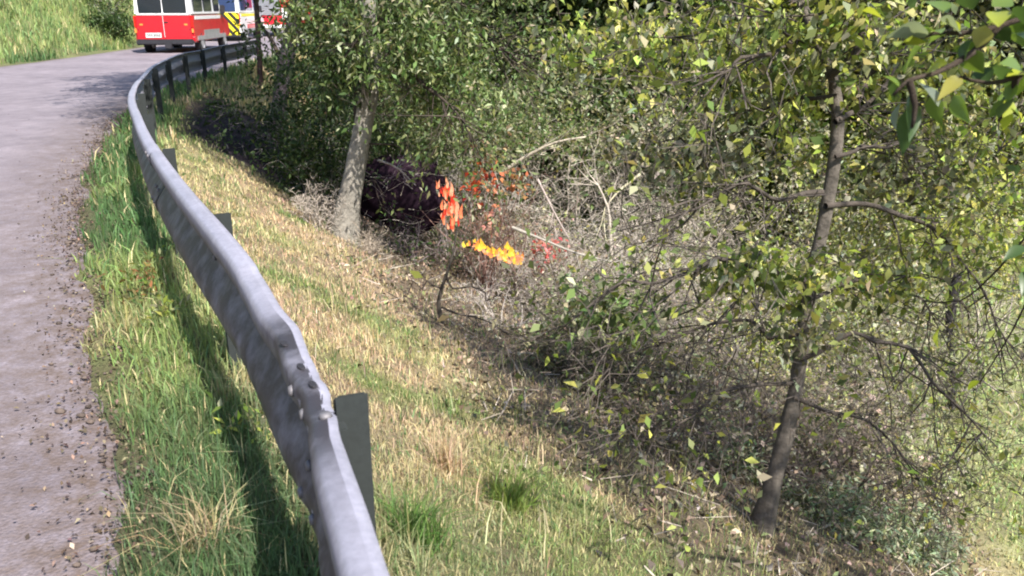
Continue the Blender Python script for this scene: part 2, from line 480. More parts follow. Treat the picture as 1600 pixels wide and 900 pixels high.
def reseed(label):
    global rng
    k = sum(ord(ch) * (i + 7) for i, ch in enumerate(label)); random.seed(k); rng = np.random.default_rng(k)
def bush(name, label, cat, base, hgt, rad, nstem=9, depth=3, per=3, leaf=(.05, .028), pal=GREENS, twig=GREYTWIG,
         sig=.05, group=None, up=.9, kids=(3, 4), grav=-.03, r0=.018, wob=.25, extra=0, step=.14, zmin=None):
    reseed(label)
    root = empty(name, label, cat, base, group)
    segs = []; tips = []
    for i in range(nstem):
        a = random.uniform(0, 2 * math.pi); k = math.sqrt(random.random())
        dirn = Vector((math.cos(a) * rad * k, math.sin(a) * rad * k, hgt * random.uniform(.6, 1) * up))
        L = dirn.length * .72
        start = base + Vector((math.cos(a), math.sin(a), 0)) * rad * .18 * k + Vector((0, 0, -.05))
        grow(start, dirn, L, r0 * random.uniform(.6, 1.2), depth, segs, tips, wob, grav, kids, step=step)
    mb = MB(); add_segs(mb, segs, twig)
    mb.build("branches", M_TWIG, root, kind="stuff")
    if per:
        P, D = jitter_points(tips, max(1, int(per)), sig)
        if per < 1:
            m = rng.random(len(P)) < per; P, D = P[m], D[m]
        if extra:
            K = rng.normal(0, 1, (extra, 3)); K = nrm(K) * (rng.random((extra, 1)) ** .5) * np.array([rad, rad, hgt * .5]) * .95
            K = K + np.array([base.x, base.y, base.z + hgt * .52])
            E = np.repeat(K, 14, 0) + rng.normal(0, leaf[0] * 1.6, (extra * 14, 3))
            P = np.vstack([P, E]); D = np.vstack([D, rng.normal(0, 1, E.shape)])
        if zmin is not None:
            m = P[:, 2] > zmin; P, D = P[m], D[m]
        n = len(P)
        # light and dark clumps
        cl = vnoise(P[:, 0] * 1.0 + P[:, 2] * .7, P[:, 1] + P[:, 2] * .9, .35, 41)[:, None]
        c = palette(n, *pal) * (.65 + .75 * cl)
        mb = MB(); s = rng.uniform(.6, 1.25, n)
        add_leaves(mb, P, leaf[0] * s, leaf[1] * s, c, axis=D * .6)
        mb.build("foliage", M_LEAF, root, kind="stuff")
    return root

def tree(name, label, trunk, radii, limbs, bark, pal, leaf, per, crown_depth=3, group=None, twig=DARKTWIG, sig=.06, sides=12,
         limb_r=.03, kids=(3, 5), auto=0, autolen=1.2, grav=-.02, updir=.3, rough=.09, cat="tree", auto_from=.35, root_flare=True, cull=0.0, clumps=()):
    reseed(label)
    base = Vector(trunk[0])
    root = empty(name, label, cat, base, group)
    path = [Vector(p) for p in trunk]; rr = list(radii)
    if root_flare:
        path = [path[0] - Vector((0, 0, .25)), path[0]] + path[1:]
        rr = [rr[0] * 1.7, rr[0] * 1.25] + rr[1:]
    V, F = tube(path, rr, sides, rough, seed=base.x * 3)
    mb = MB(); c = np.array(bark)[None] * (1 + .0 * V[:, :1])
    n_ = fbm(V[:, 0] * 3 + V[:, 1] * 5, V[:, 2], .25, 51)[:, None]
    c = c * (.65 + .7 * n_)
    mb.add(V, F, c); mb.build("trunk", M_BARK, root, smooth=True)
    segs = []; tips = []
    for lp in limbs:
        pts = [Vector(p) for p in lp['p']]
        r0 = lp.get('r', limb_r)
        rl = [r0 * (1 - .72 * i / (len(pts) - 1)) for i in range(len(pts))]
        W_ = lp.get('w', .035)
        fine = [pts[0]]
        for a_, b_ in zip(pts[:-1], pts[1:]):
            fine.append((a_ + b_) / 2 + rv(W_)); fine.append(b_ + rv(W_ * .5))
        pts = fine; rl = [r0 * (1 - .78 * i / (len(pts) - 1)) for i in range(len(pts))]
        V, F = tube(pts, rl, 7, .10, seed=pts[0].z)
        mb = MB(); mb.add(V, F, np.tile(np.array(lp.get('c', twig)), (len(V), 1)))
        mb.build("limb", M_BARK, root, smooth=True)
        Q = catmull(np.array([list(p) for p in pts]), .1)
        k = lp.get('k', 9)
        for j in range(k):
            f = random.uniform(.2, 1); i = min(int(f * (len(Q) - 1)), len(Q) - 2)
            t = Vector(Q[i + 1] - Q[i]).normalized()
            mine = []
            grow(Vector(Q[i]), t * .8 + rv(.55) + Vector((0, 0, lp.get('g', 0))), lp.get('l', .55) * random.uniform(.6, 1.3), r0 * .32, lp.get('dep', 2), segs, mine, .22, grav, (2, 4))
            lf = lp.get('leafy', 1)
            tips.extend(t_ for t_ in mine if lf >= 1 or random.random() < lf)
    if auto:
        Q = catmull(np.array([list(p) for p in trunk]), .1)
        for j in range(auto):
            f = random.uniform(auto_from, 1); i = min(int(f * (len(Q) - 1)), len(Q) - 2)
            a = random.uniform(0, 2 * math.pi)
            grow(Vector(Q[i]), Vector((math.cos(a), math.sin(a), updir + random.uniform(-.3, .4))), autolen * random.uniform(.6, 1.2),
                 radii[-1] * .55, crown_depth, segs, tips, .2, grav, kids)
    if segs:
        mb = MB(); add_segs(mb, segs, twig, cull=cull); mb.build("twigs", M_TWIG, root, kind="stuff")
    if per and tips:
        P, D = jitter_points(tips, max(1, int(per)), sig)
        if per < 1:
            m = rng.random(len(P)) < per; P, D = P[m], D[m]
        n = len(P)
        cl = vnoise(P[:, 0] + P[:, 2] * .7, P[:, 1] + P[:, 2] * .9, .4, 42)[:, None]
        mb = MB(); s = rng.uniform(.55, 1.25, n)
        add_leaves(mb, P, leaf[0] * s, leaf[1] * s, palette(n, *pal) * (.65 + .7 * cl), axis=D * .7)
        for cc, rad_, cnt, pl_ in clumps:
            K = nrm(rng.normal(0, 1, (cnt, 3))) * (rng.random((cnt, 1)) ** .45) * np.array(rad_) + np.array(cc)
            T0 = np.array([t[0] for t in tips[::max(1, len(tips) // 400)]])
            sg = []
            for q in K[::3]:
                j = ((T0 - q) ** 2).sum(1).argmin(); a_ = Vector(T0[j]); b_ = Vector(q)
                if (a_ - b_).length < 1.6: sg.append((a_, b_, .006, .003))
            add_segs(mb, sg, twig)
            E = np.repeat(K, 15, 0) + rng.normal(0, .075, (cnt * 15, 3)) * np.array([1.3, 1.3, .8]); m_ = len(E)
            tint = np.repeat(rng.uniform(.55, 1.4, (cnt, 1)), 15, 0)
            s = rng.uniform(.6, 1.3, m_); add_leaves(mb, E, leaf[0] * s, leaf[1] * s, palette(m_, *pl_) * tint, axis=np.array([0, 0, -.5]))
        mb.build("crown", M_LEAF, root, kind="stuff")
    return root

# ------------------------------------------------------------------ guardrail
M_STEEL = None
def steel(name, base, rough=.42):
    m, nt, b = nodes_of(name)
    N = nt.nodes; L = nt.links
    tc = N.new("ShaderNodeTexCoord")
    def nz(scale, det=6, st=(1, 1, 1)):
        mp = N.new("ShaderNodeMapping"); mp.inputs["Scale"].default_value = st
        L.new(tc.outputs["Object"], mp.inputs[0])
        n = N.new("ShaderNodeTexNoise"); n.inputs["Scale"].default_value = scale; n.inputs["Detail"].default_value = det
        n.inputs["Roughness"].default_value = .65
        L.new(mp.outputs[0], n.inputs["Vector"]); return n
    big = nz(4, 6, (1, 1, 2)); fine = nz(45, 5)
    cr = N.new("ShaderNodeValToRGB")
    e = cr.color_ramp.elements
    e[0].position = .3; e[0].color = tuple(c * .78 for c in base) + (1,)
    e[1].position = .62; e[1].color = (*base, 1)
    L.new(big.outputs[0], cr.inputs[0])
    rp = N.new("ShaderNodeMapRange"); rp.inputs[1].default_value = .3; rp.inputs[2].default_value = .7
    rp.inputs[3].default_value = .82; rp.inputs[4].default_value = 1.12; L.new(fine.outputs[0], rp.inputs[0])
    mx = N.new("ShaderNodeMix"); mx.data_type = 'RGBA'; mx.blend_type = 'MULTIPLY'; mx.inputs[0].default_value = 1
    L.new(cr.outputs[0], mx.inputs[6]); L.new(rp.outputs[0], mx.inputs[7])
    # mesh colour r: grime at dents and joints, plus painted shade on the road face
    a = N.new("ShaderNodeAttribute"); a.attribute_name = "Col"
    sp = N.new("ShaderNodeSeparateColor"); L.new(a.outputs["Color"], sp.inputs[0])
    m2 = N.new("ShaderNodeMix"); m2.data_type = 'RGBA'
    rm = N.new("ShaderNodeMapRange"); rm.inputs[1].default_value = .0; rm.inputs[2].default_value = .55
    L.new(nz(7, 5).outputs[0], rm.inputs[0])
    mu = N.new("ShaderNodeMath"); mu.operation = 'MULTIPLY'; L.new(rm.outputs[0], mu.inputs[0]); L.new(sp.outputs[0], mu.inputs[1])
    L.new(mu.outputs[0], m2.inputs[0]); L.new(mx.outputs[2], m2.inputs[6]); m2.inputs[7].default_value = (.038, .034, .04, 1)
    L.new(m2.outputs[2], b.inputs["Base Color"])
    b.inputs["Metallic"].default_value = .15
    r2 = N.new("ShaderNodeMapRange"); r2.inputs[3].default_value = rough; r2.inputs[4].default_value = rough + .25
    L.new(big.outputs[0], r2.inputs[0]); L.new(r2.outputs[0], b.inputs["Roughness"])
    bp = N.new("ShaderNodeBump"); bp.inputs["Strength"].default_value = .25; bp.inputs["Distance"].default_value = .004
    L.new(fine.outputs[0], bp.inputs["Height"]); L.new(bp.outputs[0], b.inputs["Normal"])
    return m
M_STEEL = steel("galvanised_steel", (.36, .35, .42))
M_POST = steel("weathered_post_steel", (.028, .033, .033), .75)
M_BOLT = simple("bolt_steel", (.16, .15, .16), .6, .3)

arc = np.concatenate([[0], np.cumsum(np.linalg.norm(np.diff(RPATH, axis=0), axis=1))])
def s_of_y(yv): return float(np.interp(yv, RPATH[:, 1], arc))
def path_at(s):
    p = np.array([np.interp(s, arc, RPATH[:, 0]), np.interp(s, arc, RPATH[:, 1])])
    e = .05
    q = np.array([np.interp(s + e, arc, RPATH[:, 0]), np.interp(s + e, arc, RPATH[:, 1])])
    t = (q - p); t /= np.linalg.norm(t)
    return p, t
# W profile: (offset towards the road, height above the beam's middle), top flange to bottom flange
WP = [(.000, .148), (.003, .157), (.028, .160), (.062, .155), (.070, .152), (.080, .142), (.082, .134), (.081, .100), (.070, .082), (.040, .050), (.010, .022), (.000, .008), (-.002, .0),
      (.000, -.008), (.010, -.022), (.040, -.050), (.070, -.082), (.081, -.100), (.082, -.134), (.080, -.142), (.070, -.152), (.062, -.155), (.028, -.160), (.003, -.157), (.000, -.148)]
BH = 1.24
RAIL_Z = .755 - .16 * BH
s_dent = s_of_y(1.78)
def beam(s0, s1, root, proud=0.0):
    S = np.arange(s0, s1 + 1e-6, .045)
    V = []; C = []
    th = .004
    prof = [(a * .86 + th / 2, b * BH) for a, b in WP] + [(a * .86 - th / 2, b * BH) for a, b in WP[::-1]]
    for s in S:
        p, t = path_at(s); nl_ = np.array([-t[1], t[0]])
        g = math.exp(-((s - s_dent) / .22) ** 2)            # the dented stretch by the first post
        g2 = math.exp(-((s - s_dent - .42) / .12) ** 2)
        for pi, (a, b) in enumerate(prof):
            aa = a; bb = b
            aa = a * (1 - .22 * g) - .014 * g2 * (b > .07) + .004 * g * math.sin(s * 43 + b * 60)
            bb = b * (1 - .04 * g) - .007 * g * (b > .14) * math.sin(s * 31)
            if s > 14: bb += .006 * math.sin(s * 1.7)
            q = p + nl_ * (aa + proud)
            V.append((q[0], q[1], RAIL_Z + bb + .012 * math.sin(s * .9) * (s > s_dent + 1)))
            C.append((.12 if pi >= len(WP) else min(1, 1.15 * g ** .4 * (b > .02) + .6 * g2 + .22 + .9 * float(1 - sstep(.125, .158, b))), 0, 0))  # road face darkened below the top edge as its shade, grimy at the dent
    m = len(prof); n = len(S)
    idx = np.arange(n * m).reshape(n, m); nx_ = np.roll(idx, -1, 1)
    F = np.stack([idx[:-1].ravel(), idx[1:].ravel(), nx_[1:].ravel(), nx_[:-1].ravel()], 1)
    mb = MB(); mb.add(V, [F], C)
    o = mb.build("beam", M_STEEL, root, smooth=True)
    mod = None
    return o
p0, t0 = path_at(s_of_y(1.8))
rail = empty("guardrail", "grey galvanised steel guardrail curving along the road edge, dented beside its nearest post", "guardrail", (p0[0], p0[1], 0))
cuts = [s_of_y(-6.5), s_of_y(-2.2), s_dent + .06]
while cuts[-1] + 4 < s_of_y(24.2): cuts.append(cuts[-1] + 4.0)
cuts.append(s_of_y(24.2))
for i in range(len(cuts) - 1):
    beam(cuts[i] - (.16 if i else 0), cuts[i + 1] + .16, rail, .0045 * (i % 2))
# posts: C section, web towards the viewer's side
def post_mesh():
    bm = bmesh.new()
    w, dd, t = .075, .045, .006
    prof = [(0, -w / 2), (dd, -w / 2), (dd, -w / 2 + .018), (dd - t, -w / 2 + .018), (dd - t, -w / 2 + t), (t, -w / 2 + t),
            (t, w / 2 - t), (dd - t, w / 2 - t), (dd - t, w / 2 - .018), (dd, w / 2 - .018), (dd, w / 2), (0, w / 2)]
    lo = [bm.verts.new((b, a, -.55)) for a, b in prof]; hi = [bm.verts.new((b, a, 0.0)) for a, b in prof]
    n = len(prof)
    for i in range(n): bm.faces.new((lo[i], lo[(i + 1) % n], hi[(i + 1) % n], hi[i]))
    bm.faces.new(hi); bm.faces.new(lo[::-1])
    for v in hi:
        v.co.z = .750 - (.03 if v.co.y > .01 else 0)
    bmesh.ops.recalc_face_normals(bm, faces=bm.faces)
    bmesh.ops.bevel(bm, geom=[e for e in bm.edges if abs(e.verts[0].co.z - e.verts[1].co.z) < .001 and e.verts[0].co.z > .5], offset=.004, segments=2, affect='EDGES')
    me = bpy.data.meshes.new("post"); bm.to_mesh(me); bm.free(); me.materials.append(M_POST); return me
pm = post_mesh()
def box_bm(bm, cx, cy_, cz, sx, sy, sz, bev=0):
    r = bmesh.ops.create_cube(bm, size=1)
    vs = r['verts']
    for v in vs: v.co = Vector((cx + v.co.x * sx, cy_ + v.co.y * sy, cz + v.co.z * sz))
    if bev:
        es = list({e for v in vs for e in v.link_edges})
        bmesh.ops.bevel(bm, geom=es, offset=bev, segments=2, affect='EDGES')
def mesh_from(bm, name, mat, smooth=False):
    me = bpy.data.meshes.new(name); bm.to_mesh(me); bm.free(); me.materials.append(mat)
    if smooth: me.polygons.foreach_set("use_smooth", np.ones(len(me.polygons), bool))
    return me
bm = bmesh.new(); bmesh.ops.create_cone(bm, cap_ends=True, segments=12, radius1=.017, radius2=.011, depth=.012)
bolt_me = mesh_from(bm, "bolt", M_BOLT, True)
bm = bmesh.new(); box_bm(bm, 0, 0, 0, .035, .08, .26, .004); spacer_me = mesh_from(bm, "spacer", M_POST)
def place(me, name, loc, rz, parent, rx=0):
    o = bpy.data.objects.new(name, me); COL.objects.link(o)
    o.parent = parent; o.matrix_parent_inverse = parent_inv(parent)
    o.location = loc; o.rotation_euler = (rx, 0, rz)
    return o
s = s_dent - 4.05
k = 0
while s < s_of_y(24.0):
    p, t = path_at(s); nr = np.array([t[1], -t[0]])
    rz = math.atan2(t[1], t[0]) - math.pi / 2
    off = .046
    c = p + nr * off
    place(pm, "post", (c[0], c[1], 0), rz, rail)
    c2 = p + nr * .018
    place(spacer_me, "spacer", (c2[0] - nr[0] * .008, c2[1] - nr[1] * .008, RAIL_Z), rz, rail)
    c3 = p - nr * .006
    place(bolt_me, "bolt", (c3[0], c3[1], RAIL_Z), rz, rail, 0).rotation_euler = (0, -math.pi / 2, rz)
    s += 2.0
for c_ in cuts[1:-1]:
    for ds in (-.07, .07):
        for (dz, offp) in ((.120, .088), (.060, .052), (-.060, .052), (-.120, .088)):
            if abs(c_ - s_dent) < .5:
                g = math.exp(-((c_ + ds - s_dent) / .22) ** 2); offp = offp * .86 * (1 - .22 * g) + .002
                dz2 = dz * (1 - .04 * g)
            else: dz2 = dz; offp *= .86
            p, t = path_at(c_ + ds); nl_ = np.array([-t[1], t[0]])
            q = p + nl_ * (offp + .004); rz = math.atan2(t[1], t[0]) - math.pi / 2
            place(bolt_me, "bolt", (q[0], q[1], RAIL_Z + dz2 * BH), rz, rail).rotation_euler = (0, -math.pi / 2, rz)
# upward facing bolts and slots on the crushed top of the beam
bm = bmesh.new(); bmesh.ops.create_cone(bm, cap_ends=True, segments=14, radius1=.012, radius2=.011, depth=.004); [setattr(v, "co", Vector((v.co.x * .8, v.co.y * 1.6, v.co.z))) for v in bm.verts]; slot_me = mesh_from(bm, "slot", simple("slot_dark", (.02, .018, .022), .7))
for ds, off in ((-.13, .026), (.04, .030), (.17, .034), (.33, .046)):
    p, t = path_at(s_dent + ds); nl_ = np.array([-t[1], t[0]]); q = p + nl_ * off
    rz = math.atan2(t[1], t[0]) - math.pi / 2
    g = math.exp(-(ds / .22) ** 2)
    place(slot_me if ds > -.1 else bolt_me, "slot" if ds > -.1 else "bolt", (q[0], q[1], RAIL_Z + .1575 * BH * (1 - .04 * g) - .007 * g * math.sin((s_dent + ds) * 31)), rz + .1, rail)

# ------------------------------------------------------------------ grass
def polar(n, r0, r1, a0, a1):
    r = r0 * np.exp(rng.random(n) * math.log(r1 / r0)); a = a0 + (a1 - a0) * rng.random(n)
    return np.stack([r * np.sin(a), r * np.cos(a)], 1), r
def grass_object(name, xy, r, d, label, hscale=1.0, wscale=1.0, dmin=None, lean=.5):
    x, y = xy[:, 0], xy[:, 1]
    z = height(x, y, d)
    n = len(x)
    tone = ground_tone(x, y, d)
    g = (tone[:, 1] / tone[:, 0])
    n2 = fbm(x, y, .35, 61)
    h = (.05 + .12 * rng.random(n) ** 1.8) * (.6 + 1.0 * n2) * np.clip(.8 + r * .035, .8, 2.2) * hscale
    w = (.0028 + .0028 * rng.random(n)) * np.clip(r / 2.6, .9, 9) * wscale
    c = tone * (1 + rng.normal(0, .22, (n, 1))) * (1 + rng.normal(0, .07, (n, 3)))
    m = rng.random(n) < np.where(d < .3, .07, .22)
    c[m] = (STRAW * rng.uniform(.7, 1.3, (m.sum(), 1)))
    m = rng.random(n) < .12
    c[m] = (GREEN * rng.uniform(.8, 1.8, (m.sum(), 1)))
    mb = MB(); add_blades(mb, np.stack([x, y, z - .005], 1), h, w, np.clip(c, .01, .7), lean)
    return tag(mb.build(name, M_GRASS, kind="stuff"), label)
xy, r = polar(340000, 1.0, 26, math.radians(-55), math.radians(45))
d = sdist(xy[:, 0], xy[:, 1])
edge = ROAD_R + (fbm(xy[:, 0], xy[:, 1], .35, 31) - .5) * .32
# verge side
m = (d > edge) & (d < .3)
thin = rng.random(len(d)) < (.35 + .65 * sstep(0, .25, d - edge))
q = m & thin
grass_object("grass", xy[q], r[q], d[q], "dark green verge grass between the road and the guardrail", .95, 1.0)
m = (d >= .3) & (d < 9.5)
bare = sstep(1.45, 2.0, d - .08 * (xy[:, 1] - 4) + (fbm(xy[:, 0], xy[:, 1], .8, 22) - .5) * .8) * (1 - sstep(6.4, 7.2, d))
shade_bare = sstep(.2, .5, d) * (1 - sstep(3.5, 5, d)) * sstep(11.2, 12.2, xy[:, 1] + .9 * (fbm(xy[:, 0], xy[:, 1], .7, 23) - .5)) * (1 - sstep(16.8, 17.8, xy[:, 1]))
q = m & (rng.random(len(d)) > bare * .72) & (rng.random(len(d)) > shade_bare)
grass_object("grass", xy[q], r[q], d[q], "straw coloured and green grass on the sunny bank below the guardrail", .40, .85, lean=.6)
# meadow at the slope foot, right
n = 60000
xy = np.stack([rng.uniform(.5, 14, n), rng.uniform(3, 22, n)], 1); d = sdist(xy[:, 0], xy[:, 1]); r = np.hypot(xy[:, 0], xy[:, 1])
q = d > 6.0
grass_object("grass", xy[q], r[q], d[q], "pale green meadow grass at the foot of the bank", .55, 1.3)
# far bank left of the road
n = 150000
xy = np.stack([rng.uniform(-34, -11, n), rng.uniform(17, 62, n)], 1); d = sdist(xy[:, 0], xy[:, 1]); r = np.hypot(xy[:, 0], xy[:, 1])
q = (d < ROAD_L - .1) & (d > ROAD_L - 15) & (rng.random(n) < .9)
grass_object("grass", xy[q], r[q], d[q], "tall bright green grass on the bank left of the road", 1.5, .95, lean=.4)
# far verge right of the road beyond the guardrail's end
n = 26000
xy = np.stack([rng.uniform(-9, -2, n), rng.uniform(17, 40, n)], 1); d = sdist(xy[:, 0], xy[:, 1]); r = np.hypot(xy[:, 0], xy[:, 1])
q = (d > ROAD_R) & (d < 2.5)
grass_object("grass", xy[q], r[q], d[q], "sunlit pale grass beyond the far end of the guardrail", 1.0, 1.0)

# litter and clods on the road edge
n = 5200
ss = rng.uniform(s_of_y(.5), s_of_y(14), n)
px = np.interp(ss, arc, RPATH[:, 0]); py = np.interp(ss, arc, RPATH[:, 1])
tx = np.gradient(RPATH[:, 0], arc); ty = np.gradient(RPATH[:, 1], arc)
tt = nrm(np.stack([np.interp(ss, arc, tx), np.interp(ss, arc, ty)], 1))
o = .50 + np.abs(rng.normal(0, .16, n)) + (fbm(px, py, .5, 71) - .5) * .3 - .04
o = np.where(rng.random(n) < .05, rng.uniform(.6, 4.5, n), o)
P = np.stack([px - tt[:, 1] * o, py + tt[:, 0] * o, np.full(n, .012)], 1) + np.stack([np.zeros(n), np.zeros(n), rng.random(n) * .02], 1)
mb = MB(); sz = rng.uniform(.008, .028, n)
add_leaves(mb, P, sz, sz * .6, palette(n, [(.10, .07, .05), (.20, .15, .10), (.06, .045, .04), (.26, .21, .15)], [4, 3, 3, .5]), up=3, fold=.25)
tag(mb.build("leaf_litter", M_TWIG, kind="stuff"), "brown dead leaves and twigs along the crumbling road edge")
n = 26000
xy = np.stack([rng.uniform(-5, 6, n), rng.uniform(2.2, 14, n)], 1); d_ = sdist(xy[:, 0], xy[:, 1])
q = (d_ > 1.35 + .08 * (xy[:, 1] - 4) + rng.normal(0, .25, n)) & (d_ < 7)
xy = xy[q]; n = len(xy); z_ = height(xy[:, 0], xy[:, 1])
P = np.column_stack([xy, z_ + rng.random(n) * .04]); sz = rng.uniform(.02, .07, n)
mb = MB(); add_leaves(mb, P, sz, sz * .55, palette(n, [(.19, .14, .095), (.30, .24, .18), (.09, .07, .055), (.42, .36, .28), (.17, .18, .08)], [4, 2.4, 3.4, 1, 1.5]), up=1.2, fold=.25)
k_ = rng.choice(n, 1500)
add_segs(mb, [(Vector(P[i]), Vector(P[i]) + Vector((random.gauss(0, .12), random.gauss(0, .12), random.gauss(.02, .05))), .004, .002) for i in k_], (.36, .31, .26))
tag(mb.build("leaf_litter", M_TWIG, kind="stuff"), "brown fallen leaves and dead stalks covering the shaded bank under the brush")
mb = MB()
n = 260
ico = bmesh.new(); bmesh.ops.create_icosphere(ico, subdivisions=1, radius=1)
IV = np.array([v.co[:] for v in ico.verts]); IF = np.array([[v.index for v in f.verts] for f in ico.faces]); ico.free()
ss = rng.uniform(s_of_y(.5), s_of_y(13), n)
px = np.interp(ss, arc, RPATH[:, 0]); py = np.interp(ss, arc, RPATH[:, 1]); tt = nrm(np.stack([np.interp(ss, arc, tx), np.interp(ss, arc, ty)], 1))
o = .56 + rng.normal(0, .10, n) + (fbm(px, py, .5, 71) - .5) * .3
for i in range(n):
    s_ = rng.uniform(.004, .016) * (1.6 if rng.random() < .08 else 1)
    V = IV * s_ * rng.uniform(.7, 1.3, (12, 1)) * np.array([1.2, 1, .6]) + np.array([px[i] - tt[i, 1] * o[i], py[i] + tt[i, 0] * o[i], .012])
    mb.add(V, [IF], np.array((.11, .085, .072)) * rng.uniform(.5, 1.3))
tag(mb.build("gravel", M_TWIG, kind="stuff"), "crumbs of earth and gravel strewn along the road edge")

n = 9000
xy = np.stack([rng.uniform(-4.5, 4.5, n), rng.uniform(1.2, 10, n)], 1); d_ = sdist(xy[:, 0], xy[:, 1])
cl_ = fbm(xy[:, 0], xy[:, 1], .45, 81)
q = (d_ > .25) & (d_ < 3.4) & (cl_ > .54); xy = xy[q]; n = len(xy); cl_ = cl_[q]
P = np.column_stack([xy, height(xy[:, 0], xy[:, 1])])
mb = MB(); add_blades(mb, P, rng.uniform(.10, .24, n), rng.uniform(.003, .006, n), palette(n, [(.10, .15, .06), (.20, .24, .09), (.52, .43, .28), (.34, .26, .18)], [3, 3, 3, 1.5]), .35)
tag(mb.build("tall_grass", M_GRASS, kind="stuff"), "scattered taller green and dry stalks standing in the bank grass")
# weeds on the verge
def weed(px_, label, hgt, pal, nst=6, leaf=(.05, .02), name="weed"):
    b = hit(*px_)
    return bush(name, label, "weed", b, hgt, hgt * .45, nst, 1, 3, leaf, pal, (.15, .14, .06), .015, r0=.0035, kids=(1, 3), step=.05)
weed((236, 470), "reddish brown dock weed on the verge below the guardrail bend", .34, ([(.30, .14, .07), (.22, .16, .06), (.20, .26, .06)], [3, 2, 3]))
weed((262, 505), "yellow green leafy weed on the verge against the guardrail", .22, YELLOWG, 7)
weed((395, 690), "low green leafy weed growing beneath the guardrail", .2, YELLOWG, 6)
def tuft(px_, label, n, h, col, lean=.9):
    b = hit(*px_)
    P = np.array(b)[None] + rng.normal(0, .04, (n, 3)) * np.array([1, 1, 0]); P[:, 2] = height(P[:, 0], P[:, 1])
    mb = MB(); add_blades(mb, P, rng.uniform(.4, 1, n) * h, np.full(n, .004), palette(n, [col], [1], .2), lean)
    o = mb.build("grass_tuft", M_GRASS); tag(o, label, "grass tuft")
tuft((318, 868), "dried pale tuft with arching blades in the dark verge grass", 110, .26, (.34, .28, .17))
tuft((700, 735), "dead straw tuft on the pinkish dry patch of the bank", 160, .22, (.45, .34, .22))
tuft((800, 800), "brighter green tuft standing on the bank right of the post", 200, .24, (.16, .22, .05))
tuft((655, 850), "long green tuft beside the nearest guardrail end", 260, .25, (.09, .16, .04))

# ------------------------------------------------------------------ trees
bA = hit(1188, 832); YA = bA.y
def A(u, v, dy=0): return at(u, v, YA + dy)
trunkA = [bA, A(1207, 755, .02), A(1226, 685, .04), A(1245, 600, .05), A(1256, 520, .05), A(1266, 440, .05), A(1287, 350, .05), A(1304, 250, .08), A(1308, 170, .1),
          A(1292, 95, .1), A(1264, 40, .1), A(1246, -30, .1), A(1230, -150, .1), A(1235, -330, .1)]
CLA = [(A(1268, 440, -.25), (.22, .1, .16), 12, YELLOWG), (A(1252, 530, -.25), (.2, .1, .14), 9, GREYGREEN), (A(1310, 30, -.3), (.35, .2, .25), 26, YELLOWG), (A(1230, 180, .5), (.4, .3, .3), 26, YELLOWG),
       (A(1150, 90, .2), (.65, .5, .3), 62, YELLOWG), (A(1420, 90, .6), (.6, .5, .35), 62, YELLOWG), (A(1150, 425, -.4), (.38, .25, .10), 26, YELLOWG),
       (A(1360, 440, .2), (.40, .3, .12), 22, YELLOWG), (A(1500, 380, .4), (.4, .3, .3), 20, YELLOWG), (A(960, 480, -.4), (.32, .3, .16), 26, GREENS), (A(1060, 250, .3), (.4, .3, .2), 30, GREYGREEN),
       (A(1400, 260, .6), (.5, .4, .3), 40, GREYGREEN), (A(1000, 60, .8), (.7, .5, .3), 50, YELLOWG), (A(1530, 200, .7), (.5, .4, .5), 50, YELLOWG)]
limbsA = [dict(p=[A(1302, 135), A(1338, 92, -.1), A(1345, 55, -.1), A(1325, 0, -.2), A(1318, -60, -.2), A(1330, -150, -.3)], r=.028, k=14),
          dict(p=[A(1305, 190), A(1350, 170, .2), A(1390, 112, .4), A(1420, 60, .6)], r=.02),
          dict(p=[A(1268, 50), A(1215, 75, -.2), A(1150, 110, -.3), A(1080, 130, -.5)], r=.018, k=10),
          dict(p=[A(1306, 150), A(1240, 155, .2), A(1160, 180, .4), A(1080, 225, .5)], r=.016, k=10),
          dict(p=[A(1305, 245), A(1350, 232, .1), A(1400, 222, .2), A(1440, 240, .3)], r=.015),
          dict(p=[A(1285, 300), A(1230, 302, -.2), A(1165, 290, -.4), A(1090, 325, -.5), A(1030, 365, -.6)], r=.018, k=12, g=-.2),
          dict(p=[A(1290, 322), A(1370, 318, .2), A(1440, 340, .3), A(1495, 395, .4), A(1550, 470, .4), A(1580, 540, .4)], r=.02, k=14, g=-.3),
          dict(p=[A(1262, 440), A(1170, 410, -.3), A(1080, 420, -.5), A(980, 440, -.7), A(890, 500, -.8)], r=.02, k=16, g=-.3, l=.6),
          dict(p=[A(1256, 520), A(1170, 500, .3), A(1060, 530, .5), A(960, 560, .6)], r=.018, k=16, g=-.3, l=.6),
          dict(p=[A(1250, 560), A(1330, 520, -.1), A(1420, 545, -.2), A(1500, 640, -.3), A(1560, 700, -.3)], r=.018, k=18, g=-.35, l=.6),
          dict(p=[A(1244, 600), A(1170, 600, -.3), A(1090, 640, -.4), A(1010, 650, -.5)], r=.016, k=16, g=-.3),
          dict(p=[A(1240, 620), A(1310, 650, .1), A(1390, 690, .2), A(1470, 790, .3)], r=.015, k=18, g=-.4),
          dict(p=[A(1262, 470), A(1340, 440, .3), A(1430, 460, .5), A(1490, 520, .6)], r=.016, k=14, g=-.2)]
for l_ in limbsA:
    l_['r'] = l_.get('r', .03) * .9; l_['k'] = int(l_.get('k', 9) * 1.7); l_['l'] = l_.get('l', .55) * 1.1; l_['w'] = .028
for i_, l_ in enumerate(limbsA): l_['leafy'] = .5 if i_ < 7 else .28
limbsA[9]['leafy'] = limbsA[11]['leafy'] = .12; limbsA[5]['leafy'] = .3
for l_ in limbsA[7:]: l_['dep'] = 3; l_['k'] = int(l_['k'] * .75)
